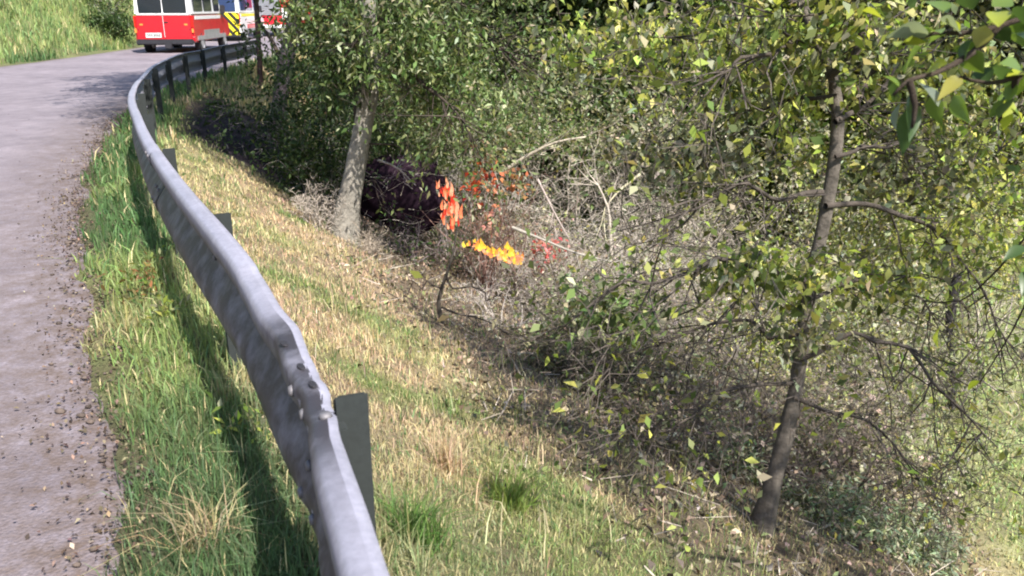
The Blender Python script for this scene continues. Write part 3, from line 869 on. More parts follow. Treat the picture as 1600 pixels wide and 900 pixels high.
TREEA_PAL = ([(.16, .20, .06), (.30, .34, .08), (.42, .45, .10), (.34, .32, .20), (.09, .12, .04)], [3, 3, 2.4, 2, 1.4])
tree("small_tree", "slender dark barked tree with drooping twiggy limbs at the lower right", trunkA,
     [.075, .056, .05, .045, .042, .04, .038, .037, .036, .032, .028, .024, .02, .012], limbsA, (.13, .112, .095), TREEA_PAL, (.066, .036), .8, sig=.035,
     auto=10, autolen=.9, auto_from=.75, twig=(.085, .07, .06), clumps=CLA)

bB = hit(537, 374); YB = bB.y
def B(u, v, dy=0): return at(u, v, YB + dy)
tree("leaning_tree", "pale barked leaning tree sunlit on its right side, left of the dark hollow",
     [bB, B(545, 320), B(552, 280), B(563, 220), B(575, 150), B(582, 95), B(578, 30), B(570, -60), B(560, -200), B(565, -400), B(565, -400) + Vector((.2, .3, 2.2)), B(565, -400) + Vector((-.3, .2, 4.6))],
     [.155, .14, .125, .115, .11, .10, .085, .075, .065, .055, .04, .02],
     [dict(p=[B(581, 95), B(612, 55, .1), B(650, 20, .2), B(700, -70, .3), B(760, -160, .4)], r=.06, k=22, l=.9, dep=3, c=(.20, .18, .15)),
      dict(p=[B(566, 210), B(555, 130, .4), B(540, 60, .7), B(520, -40, .9)], r=.05, k=10, l=.8),
      dict(p=[B(578, 60), B(640, 110, -.5), B(690, 160, -.9), B(730, 200, -1.1)], r=.03, k=26, l=.7, dep=2),
      dict(p=[B(560, 225), B(610, 228, -.2), B(640, 245, -.3)], r=.012, k=3, l=.25, dep=1),
      dict(p=[B(575, 20), B(660, 20, .3), B(760, 60, .5), B(850, 120, .5)], r=.03, k=26, l=.9, dep=2),
      dict(p=[B(560, 290), B(590, 285), B(605, 310)], r=.010, k=3, l=.3, dep=1)],
     (.25, .23, .20), GREENS, (.085, .032), 2, group=None, auto=44, autolen=1.7, sig=.09, auto_from=.42,
     clumps=[((-2.3, 10.6, 4.4), (2.6, 2.2, 2.3), 1100, GREENS), ((-2.6, 11.2, 7.4), (2.6, 2.4, 2.0), 700, GREENS),
             (B(640, 60, -.7), (.75, .5, .62), 190, GREENS), (B(530, 110, -.2), (.38, .4, .42), 60, DEEP), (B(700, 150, -.1), (.5, .4, .40), 90, GREENS), (B(500, 20, .2), (.6, .5, .4), 110, GREENS), (B(672, 235, .6), (.26, .25, .12), 22, GREENS), (B(610, 222, .8), (.3, .2, .10), 16, DEEP)])
bC = hit(434, 226)
YC = bC.y
def Cc(u, v, dy=0): return at(u, v, YC + dy)
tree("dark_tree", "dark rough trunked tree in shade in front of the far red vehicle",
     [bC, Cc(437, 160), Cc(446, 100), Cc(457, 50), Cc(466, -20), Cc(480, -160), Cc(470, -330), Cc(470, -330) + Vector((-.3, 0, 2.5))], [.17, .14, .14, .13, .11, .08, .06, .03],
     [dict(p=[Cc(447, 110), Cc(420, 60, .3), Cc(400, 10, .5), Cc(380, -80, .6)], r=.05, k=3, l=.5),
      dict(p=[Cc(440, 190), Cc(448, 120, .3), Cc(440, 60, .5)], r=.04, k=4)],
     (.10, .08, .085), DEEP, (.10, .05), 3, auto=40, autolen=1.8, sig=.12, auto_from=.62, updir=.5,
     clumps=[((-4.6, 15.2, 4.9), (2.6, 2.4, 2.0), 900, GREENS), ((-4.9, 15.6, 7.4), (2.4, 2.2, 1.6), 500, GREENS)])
bD = hit(407, 140)
def Dd(u, v, dy=0): return at(u, v, bD.y + dy)
tree("thin_tree", "thin straight dark stem rising in front of the far fire engine",
     [bD, Dd(406, 100), Dd(403, 50), Dd(400, 0), Dd(396, -80), Dd(390, -250)], [.075, .065, .06, .055, .05, .02], [],
     (.09, .055, .05), DEEP, (.09, .045), 2, auto=14, autolen=1.1, auto_from=.75, sig=.1, updir=.5)
bE = hit(1486, 640)
def E_(u, v, dy=0): return at(u, v, bE.y + dy)
tree("dead_sapling", "dark broken stump of a sapling standing in the meadow at right",
     [bE, E_(1488, 560), E_(1483, 520), E_(1488, 470), E_(1496, 430)], [.04, .035, .05, .07, .05],
     [dict(p=[E_(1484, 500), E_(1465, 480), E_(1455, 465)], r=.02, k=3, dep=1), dict(p=[E_(1490, 460), E_(1515, 500), E_(1528, 540), E_(1530, 570)], r=.02, k=3, dep=1)],
     (.045, .04, .045), YELLOWG, (.08, .04), 0)
bF = hit(690, 505)
def F_(u, v, dy=0): return at(u, v, bF.y + dy)
tree("sapling", "thin dark bare sapling standing on the straw bank before the flames",
     [bF, F_(685, 470), F_(697, 430), F_(708, 395), F_(715, 350)], [.02, .017, .014, .01, .005],
     [dict(p=[F_(692, 450), F_(665, 435), F_(640, 440), F_(610, 470)], r=.010, k=6, l=.3, dep=1),
      dict(p=[F_(697, 430), F_(730, 450), F_(760, 470), F_(790, 455)], r=.010, k=8, l=.3, dep=2),
      dict(p=[F_(690, 480), F_(740, 500), F_(800, 520), F_(850, 500)], r=.010, k=8, l=.35, dep=2)],
     (.07, .06, .05), GREYGREEN, (.05, .03), 0)
# trees across the little valley
far = [((960, 60), 19.5, "dark trunked tree behind the gap above the dry brush", DEEP, .16),
       ((1130, 120), 21, "green bushy tree behind the left side of the slender tree", YELLOWG, .14),
       ((1420, 160), 19, "light green tree beyond the meadow at right", YELLOWG, .13),
       ((1560, 120), 17, "pale green tree beyond the meadow at the right edge", GREYGREEN, .13),
       ((820, 60), 20, "mid green tree standing behind the leaning pale tree", GREENS, .15),
       ((680, 40), 23, "deep green tree beyond the dark hollow", DEEP, .16),
       ((1280, 100), 23, "grey green tree far behind the slender tree", GREYGREEN, .14)]
for (u, v), Yf, lab, pal, r0 in far:
    p = at(u, v, Yf); zb = hz(p.x, p.y); b = Vector((p.x, p.y, zb))
    tr = [b] + [Vector((p.x + random.uniform(-.25, .25), p.y, zb + h)) for h in (1.5, 3, 4.5, 6, 7.2)]
    tree("broadleaf_tree", lab, tr, [r0, r0 * .85, r0 * .75, r0 * .6, r0 * .4, r0 * .15], [], (.12, .10, .09), pal, (.19, .10), 2, 3,
         group="trees across the little valley", cull=.006, auto=46, autolen=2.3, auto_from=.12, sig=.16)

# ------------------------------------------------------------------ bushes
def bx(px_, Y_, hgt, rad, label, **kw):
    """a bush whose middle stands on the sight line px_ at distance Y_, rooted in the ground under it"""
    p = at(px_[0], px_[1], Y_); zb = hz(p.x, p.y)
    h = max(hgt, (p.z - zb) + hgt * .5)
    return bush(kw.pop('name', "bush"), label, kw.pop('cat', "bush"), Vector((p.x, p.y, zb)), h, rad, **kw)
G1 = "leafy bushes behind the slope"
bx((600, 110), 14.3, 2.4, 1.4, "dense fine leaved bush right behind the leaning pale trunk", nstem=16, per=3, leaf=(.085, .028), pal=GREENS, extra=260, group=G1)
bx((705, 165), 12.7, 1.9, 1.0, "green willowy bush hanging over the dark hollow", nstem=16, per=4, leaf=(.085, .025), pal=GREENS, extra=170, group=G1, grav=-.05, name="hanging_bush", zmin=at(700, 240, 12).z)
bx((800, 150), 13, 2.2, 1.3, "green bush between the hollow and the dry brush", nstem=15, per=3, leaf=(.08, .035), pal=GREENS, extra=150, group=G1, twig=TANTWIG, zmin=at(800, 235, 13).z)
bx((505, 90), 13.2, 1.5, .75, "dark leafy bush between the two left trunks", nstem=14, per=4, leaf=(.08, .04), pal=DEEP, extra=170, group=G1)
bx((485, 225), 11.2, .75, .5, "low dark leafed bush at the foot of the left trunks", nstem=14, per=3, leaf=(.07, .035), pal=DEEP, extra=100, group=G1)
bx((900, 130), 14, 2.0, 1.5, "grey green scrub bush above the dry brush", nstem=15, per=3, leaf=(.085, .045), pal=GREYGREEN, extra=160, group=G1, twig=TANTWIG, zmin=at(900, 225, 14).z)
bx((940, 40), 13, 1.2, .8, "yellow leaved bush beside the dark gap at top centre", nstem=12, per=4, leaf=(.10, .045), pal=YELLOWG, extra=60, group=G1, twig=TANTWIG, zmin=at(940, 115, 13).z)
bx((1060, 60), 13.5, 1.7, 1.1, "bright yellow green bush right of the dark gap", nstem=13, per=4, leaf=(.09, .045), pal=YELLOWG, extra=90, group=G1, twig=TANTWIG, zmin=at(1060, 150, 13.5).z)
bx((1150, 190), 14, 2.2, 1.6, "grey green bush behind the slender tree's left limbs", nstem=15, per=3, leaf=(.085, .045), pal=GREYGREEN, extra=190, group=G1, twig=TANTWIG, zmin=at(1150, 270, 14).z)
bx((1060, 190), 12.5, 1.5, 1.1, "olive bush above the dry twigs at centre right", nstem=14, per=3, leaf=(.075, .04), pal=GREYGREEN, extra=120, group=G1, twig=TANTWIG, zmin=at(1060, 250, 12.5).z)
bx((1400, 240), 13, 2.2, 1.6, "leafy bush right of the slender dark trunk", nstem=15, per=3, leaf=(.085, .045), pal=YELLOWG, extra=180, group=G1, twig=TANTWIG, zmin=at(1400, 400, 13).z)
bx((1540, 290), 11.5, 2.0, 1.3, "bright yellow green bush at the right edge above the meadow", nstem=15, per=4, leaf=(.085, .045), pal=YELLOWG, extra=150, group=G1, twig=TANTWIG, zmin=at(1540, 420, 11.5).z)
bx((1300, 300), 12.5, 2.0, 1.5, "pale scrub bush directly behind the slender trunk", nstem=15, per=3, leaf=(.08, .045), pal=GREYGREEN, extra=140, group=G1, twig=TANTWIG, zmin=at(1300, 380, 12.5).z)
bx((1210, 400), 9.5, 1.3, 1.0, "yellow green shrub low behind the slender trunk", nstem=12, per=3, leaf=(.075, .04), pal=YELLOWG, extra=50, group=G1)
bx((1420, 420), 10, 1.2, 1.2, "olive shrub in front of the broken dark stump", nstem=13, per=3, leaf=(.07, .04), pal=GREYGREEN, extra=60, group=G1)
G2 = "dry twiggy brush on the slope"
def dry(px_, Y_, h, r, label, **kw):
    a = dict(nstem=24, depth=3, per=.45, leaf=(.055, .032), pal=DRYLEAF, twig=GREYTWIG, kids=(3, 6), wob=.33, up=.6, r0=.024, group=G2, name="brush", cat="brush", sig=.05)
    a.update(kw); return bx(px_, Y_, h, r, label, **a)
dry((870, 290), 11.5, 1.2, 1.1, "tangle of grey dry twigs right of the flames")
dry((960, 300), 11, 1.3, 1.2, "grey dry brush heaped above the fallen pale branch", leaf=(.065, .035))
dry((1080, 330), 10.5, 1.2, 1.1, "bleached dry brush at centre right")
dry((950, 380), 10, 1.0, 1.0, "pale bleached twigs lying below the forked white stick", twig=TANTWIG)
dry((1180, 340), 10.5, 1.2, 1.0, "pale grey brush left of the slender trunk", twig=TANTWIG)
dry((830, 350), 11, .8, .8, "thin twigs criss-crossing over the yellow flames", per=0, nstem=12)
dry((760, 300), 11.6, 1.1, .7, "brown twigs standing between the two flames", per=1, nstem=14, twig=(.2, .13, .10))
dry((930, 500), 7.5, 1.1, .9, "leafy brush with green tufts at image centre right", twig=(.16, .13, .11), pal=GREYGREEN, per=1, nstem=18)
dry((1060, 520), 7.2, 1.2, 1.0, "dense grey brush left of the slender trunk's base", twig=(.16, .13, .11), pal=DRYLEAF, nstem=20)
dry((920, 620), 6.6, .7, .55, "small dark leafed bush rooted at the edge of the sunlit bank", pal=([(.10, .09, .05), (.16, .17, .08), (.05, .05, .03)], [3, 2, 3]), nstem=16, twig=DARKTWIG)
dry((1140, 600), 6.3, 1.0, .9, "brown leafed brush just left of the slender trunk", twig=(.16, .13, .11), nstem=20)
dry((1310, 620), 6.4, 1.1, .75, "brown twiggy brush just right of the slender trunk", twig=(.16, .13, .11), nstem=22)
dry((1400, 720), 6.2, .5, .5, "low brush spreading over the meadow edge at lower right", twig=(.16, .13, .11), nstem=18)
dry((1330, 480), 7.6, 1.3, 1.0, "grey brush behind the slender trunk at mid height", twig=(.16, .13, .11), nstem=18, pal=GREYGREEN)
dry((780, 480), 8.6, .8, .6, "bare grey twigs beside the thin sapling", per=0, nstem=14)
dry((500, 330), 9.6, .75, .4, "bleached dead brush leaning left of the pale trunk", per=0, nstem=16, twig=(.42, .36, .31))
dry((585, 385), 9.2, .5, .3, "grey dead stalks at the right foot of the pale trunk", per=0, nstem=12, twig=(.3, .25, .2))
G3 = "green undergrowth at the slope foot"
dry((1110, 710), 6.2, .3, .4, "low teal green undergrowth left of the trunk foot", pal=TEAL, per=.8, leaf=(.075, .018), group=G3, twig=(.12, .13, .08))
dry((1320, 770), 5.6, .16, .3, "blue green ground plants right of the trunk foot", pal=TEAL, per=.8, leaf=(.075, .018), group=G3, twig=(.12, .13, .08))
dry((1440, 800), 5.6, .16, .3, "blue green sprays along the lower right meadow edge", pal=TEAL, per=.8, leaf=(.075, .018), group=G3, twig=(.12, .13, .08))
dry((1010, 640), 5.9, .55, .5, "twiggy brush overhanging the shaded edge of the bank", twig=(.14, .11, .095), per=.8)
dry((1230, 560), 7.0, 1.2, .9, "dark twiggy brush right behind the slender trunk's lower part", twig=(.13, .11, .095), per=.8)
dry((1010, 290), 10.2, .9, .9, "pale dead stems arching between the white stick and the slender trunk", per=.5, twig=GREYTWIG, nstem=26, pal=GREYGREEN)
dry((890, 330), 10.4, .8, .7, "light grey tangle crossing behind the crooked white stick", per=.5, twig=GREYTWIG, nstem=24)
dry((1090, 260), 10.6, 1.0, .9, "pale grey bramble stems below the yellow green bushes", per=.3, nstem=22)
dry((900, 470), 7.8, .8, .7, "green leafed bush among the dry twigs below the yellow flames", per=1, pal=GREENS, twig=(.2, .17, .14))
dry((1010, 440), 8.2, .9, .8, "olive leafed bush between the green bush and the slender trunk", per=1, pal=GREYGREEN, twig=(.2, .17, .14))
dry((640, 345), 10.6, .75, .45, "thin grey twigs veiling the dark hollow behind the pale trunk", per=.4, nstem=12, twig=(.16, .13, .13), pal=DEEP)
# red leaved shrubs by the fire
G4 = "red leaved plants by the flames"
def redbush(u, v, Y_, r, n, label, pal=REDS):
    p = at(u, v, Y_); zb = hz(p.x, p.y)
    root = empty("red_plant", label, "red plant", (p.x, p.y, zb), G4)
    segs = []; tips = []
    for i in range(7):
        grow(Vector((p.x, p.y, zb)), Vector((random.gauss(0, .12), random.gauss(0, .12), 1)), max(p.z - zb, .1), .01, 1, segs, tips, .15, 0, (2, 3))
    mb = MB(); add_segs(mb, segs, (.2, .12, .1)); mb.build("stems", M_TWIG, root, kind="stuff")
    P = np.array(p)[None] + rng.normal(0, r, (n, 3)) * np.array([1, .6, 1])
    mb = MB(); s = rng.uniform(.6, 1.3, n); add_leaves(mb, P, .085 * s, .05 * s, palette(n, *pal)); mb.build("foliage", M_LEAF, root, kind="stuff")
redbush(752, 287, 10.6, .11, 90, "cluster of crimson leaves above the gap between the flames")
redbush(806, 288, 10.8, .11, 70, "cluster of rusty orange leaves right of the crimson cluster", ([(.55, .25, .13), (.45, .18, .09), (.35, .25, .12)], [3, 2, 2]))
redbush(760, 250, 10.9, .2, 110, "scorched brown orange leaves above the crimson cluster", ([(.34, .20, .11), (.42, .30, .18), (.26, .24, .10)], [3, 2, 2]))
redbush(768, 345, 10.4, .11, 50, "faded pink leaves between the two flames", ([(.60, .30, .25), (.5, .34, .26)], [1, 1]))
redbush(862, 388, 10.2, .12, 70, "pink red leaves caught in the twigs right of the yellow flames", ([(.60, .13, .13), (.62, .28, .24)], [1, 1]))

# fallen and forked sticks
def stick(pts, r, label, col=(.45, .39, .31), name="fallen_branch", twigs=5):
    P = [Vector(p) for p in pts]
    root = empty(name, label, "branch", P[0])
    V, F = tube(P, [r * (1 - .6 * i / (len(P) - 1)) for i in range(len(P))], 7, .08)
    mb = MB(); mb.add(V, F, np.tile(col, (len(V), 1))); mb.build("stem", M_BARK, root, smooth=True)
    segs = []; tips = []
    for i in range(twigs):
        k = random.randint(1, len(P) - 1)
        grow(P[k], (P[k] - P[k - 1]).normalized() + rv(.6), .35, r * .35, 1, segs, tips)
    mb = MB(); add_segs(mb, segs, col); mb.build("twig", M_TWIG, root, kind="stuff")
stick([at(795, 262, 9.8), at(830, 240, 9.7), at(870, 222, 9.6), at(915, 214, 9.5)], .024, "pale bare branch pointing right above the flames")
stick([at(955, 400, 8.6), at(953, 355, 8.6), at(950, 325, 8.6), at(935, 290, 8.6)], .022, "upright whitish stick with a crooked top in the brush", (.45, .39, .33))
stick([at(1000, 272, 8.8), at(965, 300, 8.7), at(945, 325, 8.6)], .016, "short pale slanting stick leaning toward the upright one", (.48, .44, .30), twigs=2)
stick([at(800, 355, 9.6), at(850, 375, 9.5), at(900, 395, 9.4), at(960, 410, 9.3)], .02, "grey fallen branch lying beside the yellow flames", (.33, .30, .26))
stick([at(840, 280, 9.9), at(865, 330, 9.8), at(890, 375, 9.7)], .016, "thin grey branch slanting down right behind the flames", (.40, .33, .30))
stick([at(590, 250, 9.6), at(620, 262, 9.8), at(650, 290, 9.9)], .014, "crooked grey twig crossing the dark hollow", (.36, .32, .33), twigs=4)

# ------------------------------------------------------------------ dark mound, coloured to give the shade of the hollow
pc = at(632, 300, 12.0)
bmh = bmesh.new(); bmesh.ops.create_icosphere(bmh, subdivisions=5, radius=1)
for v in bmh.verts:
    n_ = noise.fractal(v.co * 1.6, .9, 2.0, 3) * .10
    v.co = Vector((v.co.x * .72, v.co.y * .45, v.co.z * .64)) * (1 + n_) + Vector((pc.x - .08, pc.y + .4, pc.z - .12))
mh = mesh_from(bmh, "hollow_shade_mound", simple("hollow_shade_tone", (.024, .014, .022), 1.0, 0, 0, .3, 3, .1), True)
o = link("hollow_shade_mound", mh, None, "structure"); o["label"] = "dark purple mound added as the deep shade of the hollow"

# ------------------------------------------------------------------ fire
def firemat(name, c, s):
    m, nt, b = nodes_of(name); N = nt.nodes; L = nt.links
    a = N.new("ShaderNodeAttribute"); a.attribute_name = "Col"
    e = N.new("ShaderNodeEmission"); L.new(a.outputs["Color"], e.inputs[0]); e.inputs[1].default_value = s
    lw = N.new("ShaderNodeLayerWeight"); lw.inputs[0].default_value = .45
    tp = N.new("ShaderNodeBsdfTransparent"); mx = N.new("ShaderNodeMixShader")
    L.new(lw.outputs["Facing"], mx.inputs[0]); L.new(e.outputs[0], mx.inputs[1]); L.new(tp.outputs[0], mx.inputs[2])
    L.new(mx.outputs[0], N["Material Output"].inputs[0]); return m
M_FIRE = firemat("flame", None, .95)
def fire(label, pts, cols, h, wd):
    base = Vector(pts[0]); root = empty("flames", label, "fire", base)
    pts = [Vector(q) + rv(.024) for q in pts for _ in range(4)]
    for i, p in enumerate(pts):
        p = Vector(p); k_ = random.choice([.5, .7, 1, 1.5]); hh = h * k_ * random.uniform(.7, 1.1); w = wd * k_ ** .6 * random.uniform(.8, 1.2)
        n = 12; sd = 9; V = []; C = []
        ph = random.uniform(0, 6)
        c0 = np.array(cols[i % len(cols)])
        for k in range(n):
            f = k / (n - 1)
            r = w * (math.sin(math.pi * min(f * .85 + .18, 1)) ** .8) * (1 - f) ** .35
            cx = math.sin(f * 4 + ph) * w * .7 * f; cyy = math.cos(f * 3.3 + ph) * w * .5 * f
            for j in range(sd):
                a = 2 * math.pi * j / sd
                V.append((p.x + cx + math.cos(a) * r * random.uniform(.8, 1.2), p.y + cyy + math.sin(a) * r * .7, p.z + hh * f))
                C.append(c0 * (1 - .45 * f) * random.uniform(.75, 1.2))
        idx = np.arange(n * sd).reshape(n, sd); nx_ = np.roll(idx, -1, 1)
        F = np.stack([idx[:-1].ravel(), nx_[:-1].ravel(), nx_[1:].ravel(), idx[1:].ravel()], 1)
        mb = MB(); mb.add(V, [F], C); mb.build("flame", M_FIRE, root, smooth=True)
ORG = [(.95, .12, .05), (1.0, .26, .12), (.6, .04, .025), (1.0, .42, .24)]
YEL = [(1.0, .55, .06), (1.0, .72, .10), (1.0, .30, .06)]
fire("tall red orange flames rising at the right side of the dark hollow",
     [at(u, v, 10.6 + random.uniform(-.1, .1)) for u, v in ((703, 360), (710, 352), (696, 345), (716, 343), (700, 338), (706, 330), (694, 330), (702, 320), (698, 312), (691, 303), (702, 305), (709, 322), (697, 322), (713, 332), (688, 298), (699, 296))], ORG, .15, .021)
fire("low orange and yellow flames along the ground below the red plants",
     [at(u, v, 10.2 + random.uniform(-.1, .1)) for u, v in ((732, 384), (740, 386), (746, 389), (752, 391), (759, 393), (765, 397), (771, 399), (777, 402), (783, 405), (789, 407), (795, 409), (801, 409), (807, 410), (813, 407), (790, 400), (798, 400), (806, 402), (780, 398), (800, 394))],
     ORG[1:2] + YEL[:1] + YEL + ORG[3:], .09, .026)

# ------------------------------------------------------------------ overhanging branch, big leaves near the viewer
def leaf_mesh(Ln, W, col, curl):
    ts = np.linspace(0, 1, 7); V = []
    prof = np.array([.06, .62, .98, 1.0, .78, .42, .02]) * W / 2
    for t, w in zip(ts, prof):
        zc = -curl * t * t * Ln
        V += [(t * Ln, -w, zc + w * .35), (t * Ln, 0, zc), (t * Ln, w, zc + w * .35)]
    F = []
    for i in range(6):
        a = i * 3
        F += [(a, a + 1, a + 4, a + 3), (a + 1, a + 2, a + 5, a + 4)]
    mb = MB(); mb.add(V, [np.array(F)], col)
    return mb
M_BIG = leafmat("broad_leaf", .42, .38, .5)
def leafy_branch(label, paths, leaves, name="overhanging_branch", rr=.008):
    root = empty(name, label, "branch", Vector(paths[0][0]))
    leaves = [(Vector(a_), Vector(a_) + (Vector(b_) - Vector(a_)) * .84, w_ * .86, c_) for a_, b_, w_, c_ in leaves]
    for pth in paths:
        V, F = tube(pth, [rr * (1 - .6 * i / (len(pth) - 1)) for i in range(len(pth))], 7, .08)
        mb = MB(); mb.add(V, F, np.tile((.06, .045, .035), (len(V), 1))); mb.build("twig", M_BARK, root, smooth=True)
    for (p, tip, W, col) in leaves:
        p = Vector(p); tip = Vector(tip); dv = tip - p; Ln = dv.length
        mb = leaf_mesh(Ln, W, np.array(col) * random.uniform(.85, 1.15), random.uniform(.05, .3))
        o = mb.build("leaf", M_BIG, None, smooth=True)
        q = dv.to_track_quat('X', 'Z')
        from mathutils import Quaternion
        q = q @ Quaternion((1, 0, 0), random.uniform(-1.1, 1.1))
        o.rotation_mode = 'QUATERNION'; o.rotation_quaternion = q; o.location = p
        o.parent = root; o.matrix_parent_inverse = parent_inv(root)
    return root
DG = (.05, .09, .025); MG = (.14, .21, .035); YG = (.34, .38, .04); OR = (.26, .24, .06); BG = (.17, .20, .15)
Yn = 1.75
EXTRA = []
def N_(u, v, dy=0): return at(u, v, Yn + dy)
br = [[N_(1700, 10), N_(1620, 20), N_(1560, 42), N_(1500, 52), N_(1460, 52), N_(1410, 70)],
      [N_(1560, 42), N_(1535, 70), N_(1500, 95, -.05), N_(1460, 115, -.05), N_(1420, 125, -.1), N_(1395, 150, -.1)],
      [N_(1700, 90), N_(1640, 95), N_(1590, 120), N_(1545, 130), N_(1500, 120)],
      [N_(1590, 120), N_(1575, 160), N_(1560, 190)],
      [N_(1420, 125, -.1), N_(1430, 165, -.1), N_(1425, 200, -.1)]]
LV = [((1425, 165), (1408, 250), .05, DG), ((1420, 150), (1438, 225), .05, DG), ((1408, 160), (1388, 205), .04, BG), ((1398, 120), (1396, 158), .03, DG),
      ((1432, 128), (1480, 165), .055, BG), ((1455, 150), (1470, 195), .04, MG), ((1490, 150), (1510, 195), .04, MG), ((1480, 100), (1425, 118), .05, YG),
      ((1440, 75), (1395, 115), .055, MG), ((1500, 85), (1545, 118), .06, MG), ((1520, 60), (1490, 105), .05, DG), ((1540, 40), (1525, 80), .045, OR),
      ((1500, 52), (1470, 20), .05, BG), ((1470, 52), (1430, 30), .05, MG), ((1450, 50), (1405, 40), .045, BG), ((1420, 65), (1395, 60), .04, YG),
      ((1560, 42), (1560, -10), .05, YG), ((1580, 35), (1610, 75), .055, MG), ((1550, 100), (1590, 135), .055, DG), ((1600, 115), (1570, 85), .05, MG),
      ((1560, 185), (1590, 145), .04, DG), ((1545, 130), (1520, 100), .05, DG), ((1600, 60), (1570, 30), .05, DG), ((1620, 90), (1600, 140), .05, MG),
      ((1480, 20), (1440, -10), .05, MG), ((1520, 15), (1500, -25), .05, DG), ((1550, 10), (1590, -5), .05, MG), ((1380, 30), (1345, 10), .045, YG),
      ((1500, 120), (1475, 140), .035, OR), ((1590, 10), (1620, 40), .05, DG), ((1410, 70), (1375, 85), .045, MG), ((1430, 100), (1400, 110), .04, MG)]
reseed('near leaves')
for _ in range(22):
    seg_ = random.choice(br[:4]); i_ = random.randint(0, len(seg_) - 2); f_ = random.random()
    q_ = seg_[i_].lerp(seg_[i_ + 1], f_)
    lv_dir = Vector((random.gauss(0, 1), random.gauss(0, .6), random.gauss(-.35, .7))).normalized()
    EXTRA.append((q_, q_ + lv_dir * random.uniform(.045, .075), random.uniform(.026, .042), random.choice([DG, MG, MG, MG, YG, YG])))
lv = [(N_(a[0], a[1], random.uniform(-.12, .05)), N_(b[0], b[1], random.uniform(-.16, .10)), w, c) for a, b, w, c in LV]
leafy_branch("branch with large dark green and yellow leaves hanging into the top right corner", br, lv + EXTRA)
br2 = [[N_(1720, 330), N_(1650, 350), N_(1600, 385), N_(1575, 395)], [N_(1650, 350), N_(1625, 400), N_(1610, 430)]]
lv2 = [(N_(a[0], a[1], random.uniform(-.05, .05)), N_(b[0], b[1], random.uniform(-.08, .08)), w, c) for a, b, w, c in
       [((1600, 385), (1568, 402), .03, DG), ((1612, 425), (1600, 460), .05, DG), ((1630, 380), (1590, 355), .035, MG), ((1650, 360), (1600, 420), .04, DG)]]
leafy_branch("short twig of dark leaves entering from the right edge", br2, lv2)
# sparse bright leaves nearer than the slender tree
Ym = 3.4
def K_(u, v, dy=0): return at(u, v, Ym + dy)
br3 = [[K_(1750, 250), K_(1640, 330, .3), K_(1560, 420, .5), K_(1500, 470, .8), K_(1440, 470, 1.0)], [K_(1640, 330, .3), K_(1600, 480, .3), K_(1530, 600, .3)]]
lv3 = [(K_(a[0], a[1], .6 + random.uniform(-.1, .1)), K_(b[0], b[1], .6 + random.uniform(-.1, .1)), w, c) for a, b, w, c in
       [((1530, 595), (1508, 612), .06, (.42, .50, .04)), ((1470, 510), (1450, 540), .07, (.42, .48, .05)), ((1450, 440), (1420, 425), .05, (.42, .48, .05)), ((1480, 480), (1500, 500), .04, (.3, .34, .1))]]
leafy_branch("thin twig with a few bright lime leaves before the meadow at right", br3, lv3, rr=.007)

# ------------------------------------------------------------------ vehicles
RED = simple("red_paint", (.52, .012, .025), .3, 0, .5, .12, 3, 0, None, .5)
WHITE = simple("white_paint", (.80, .80, .81), .3, 0, .5, .04, 3, 0, None, .5)
GLASS = simple("dark_glass", (.012, .016, .028), .06, 0, .8, .1, 2)
BLUEGL = simple("blue_glass", (.03, .05, .13), .08, 0, .8, .1, 2)
BLACKP = simple("black_plastic", (.025, .024, .03), .55, 0, .4, .2, 10)
TYRE = simple("tyre_rubber", (.02, .02, .022), .8)
LAMPR = simple("tail_lamp_red", (.55, .02, .015), .2, 0, .5)
LAMPO = simple("tail_lamp_orange", (.85, .25, .06), .2, 0, .5)
YELLOW = simple("yellow_reflective", (.80, .66, .03), .4)
BLACK = simple("black_stripe", (.02, .02, .02), .5)
PLATE = simple("plate_white", (.75, .75, .73), .4)
SILVER = simple("silver_trim", (.5, .5, .52), .3, .6)
def part(name, mat, parent, fn, smooth=False):
    bm = bmesh.new(); fn(bm); me = mesh_from(bm, name, mat, smooth)
    o = bpy.data.objects.new(name, me); COL.objects.link(o); o.parent = parent
    return o
def profile(bm, pts, x0, x1, bev=.04, taper=0):
    """side outline (y, z) extruded across x"""
    zt = max(p[1] for p in pts)
    def xx(x, z): return x * (1 - taper * max(0, z - 1.0) / (zt - 1.0 + 1e-6)) if taper else x
    a = [bm.verts.new((xx(x0, z), y, z)) for y, z in pts]; b = [bm.verts.new((xx(x1, z), y, z)) for y, z in pts]
    n = len(pts)
    for i in range(n): bm.faces.new((a[i], a[(i + 1) % n], b[(i + 1) % n], b[i]))
    bm.faces.new(a[::-1]); bm.faces.new(b)
    bmesh.ops.recalc_face_normals(bm, faces=bm.faces)
    if bev: bmesh.ops.bevel(bm, geom=list(bm.edges), offset=bev, segments=2, affect='EDGES')
def wheel(root, x, y, r=.34, w=.22):
    def cyl(bm, R, W):
        bmesh.ops.create_cone(bm, cap_ends=True, segments=24, radius1=R, radius2=R, depth=W)
        for v in bm.verts: v.co = Vector((v.co.z + x, v.co.x + y, v.co.y + r))
        bmesh.ops.bevel(bm, geom=[e for e in bm.edges if abs(e.verts[0].co.x - e.verts[1].co.x) < .001], offset=.025, segments=2, affect='EDGES')
    wl = part("wheel", TYRE, root, lambda bm: cyl(bm, r, w))
    part("rim", SILVER, wl, lambda bm: cyl(bm, r * .62, w + .02))
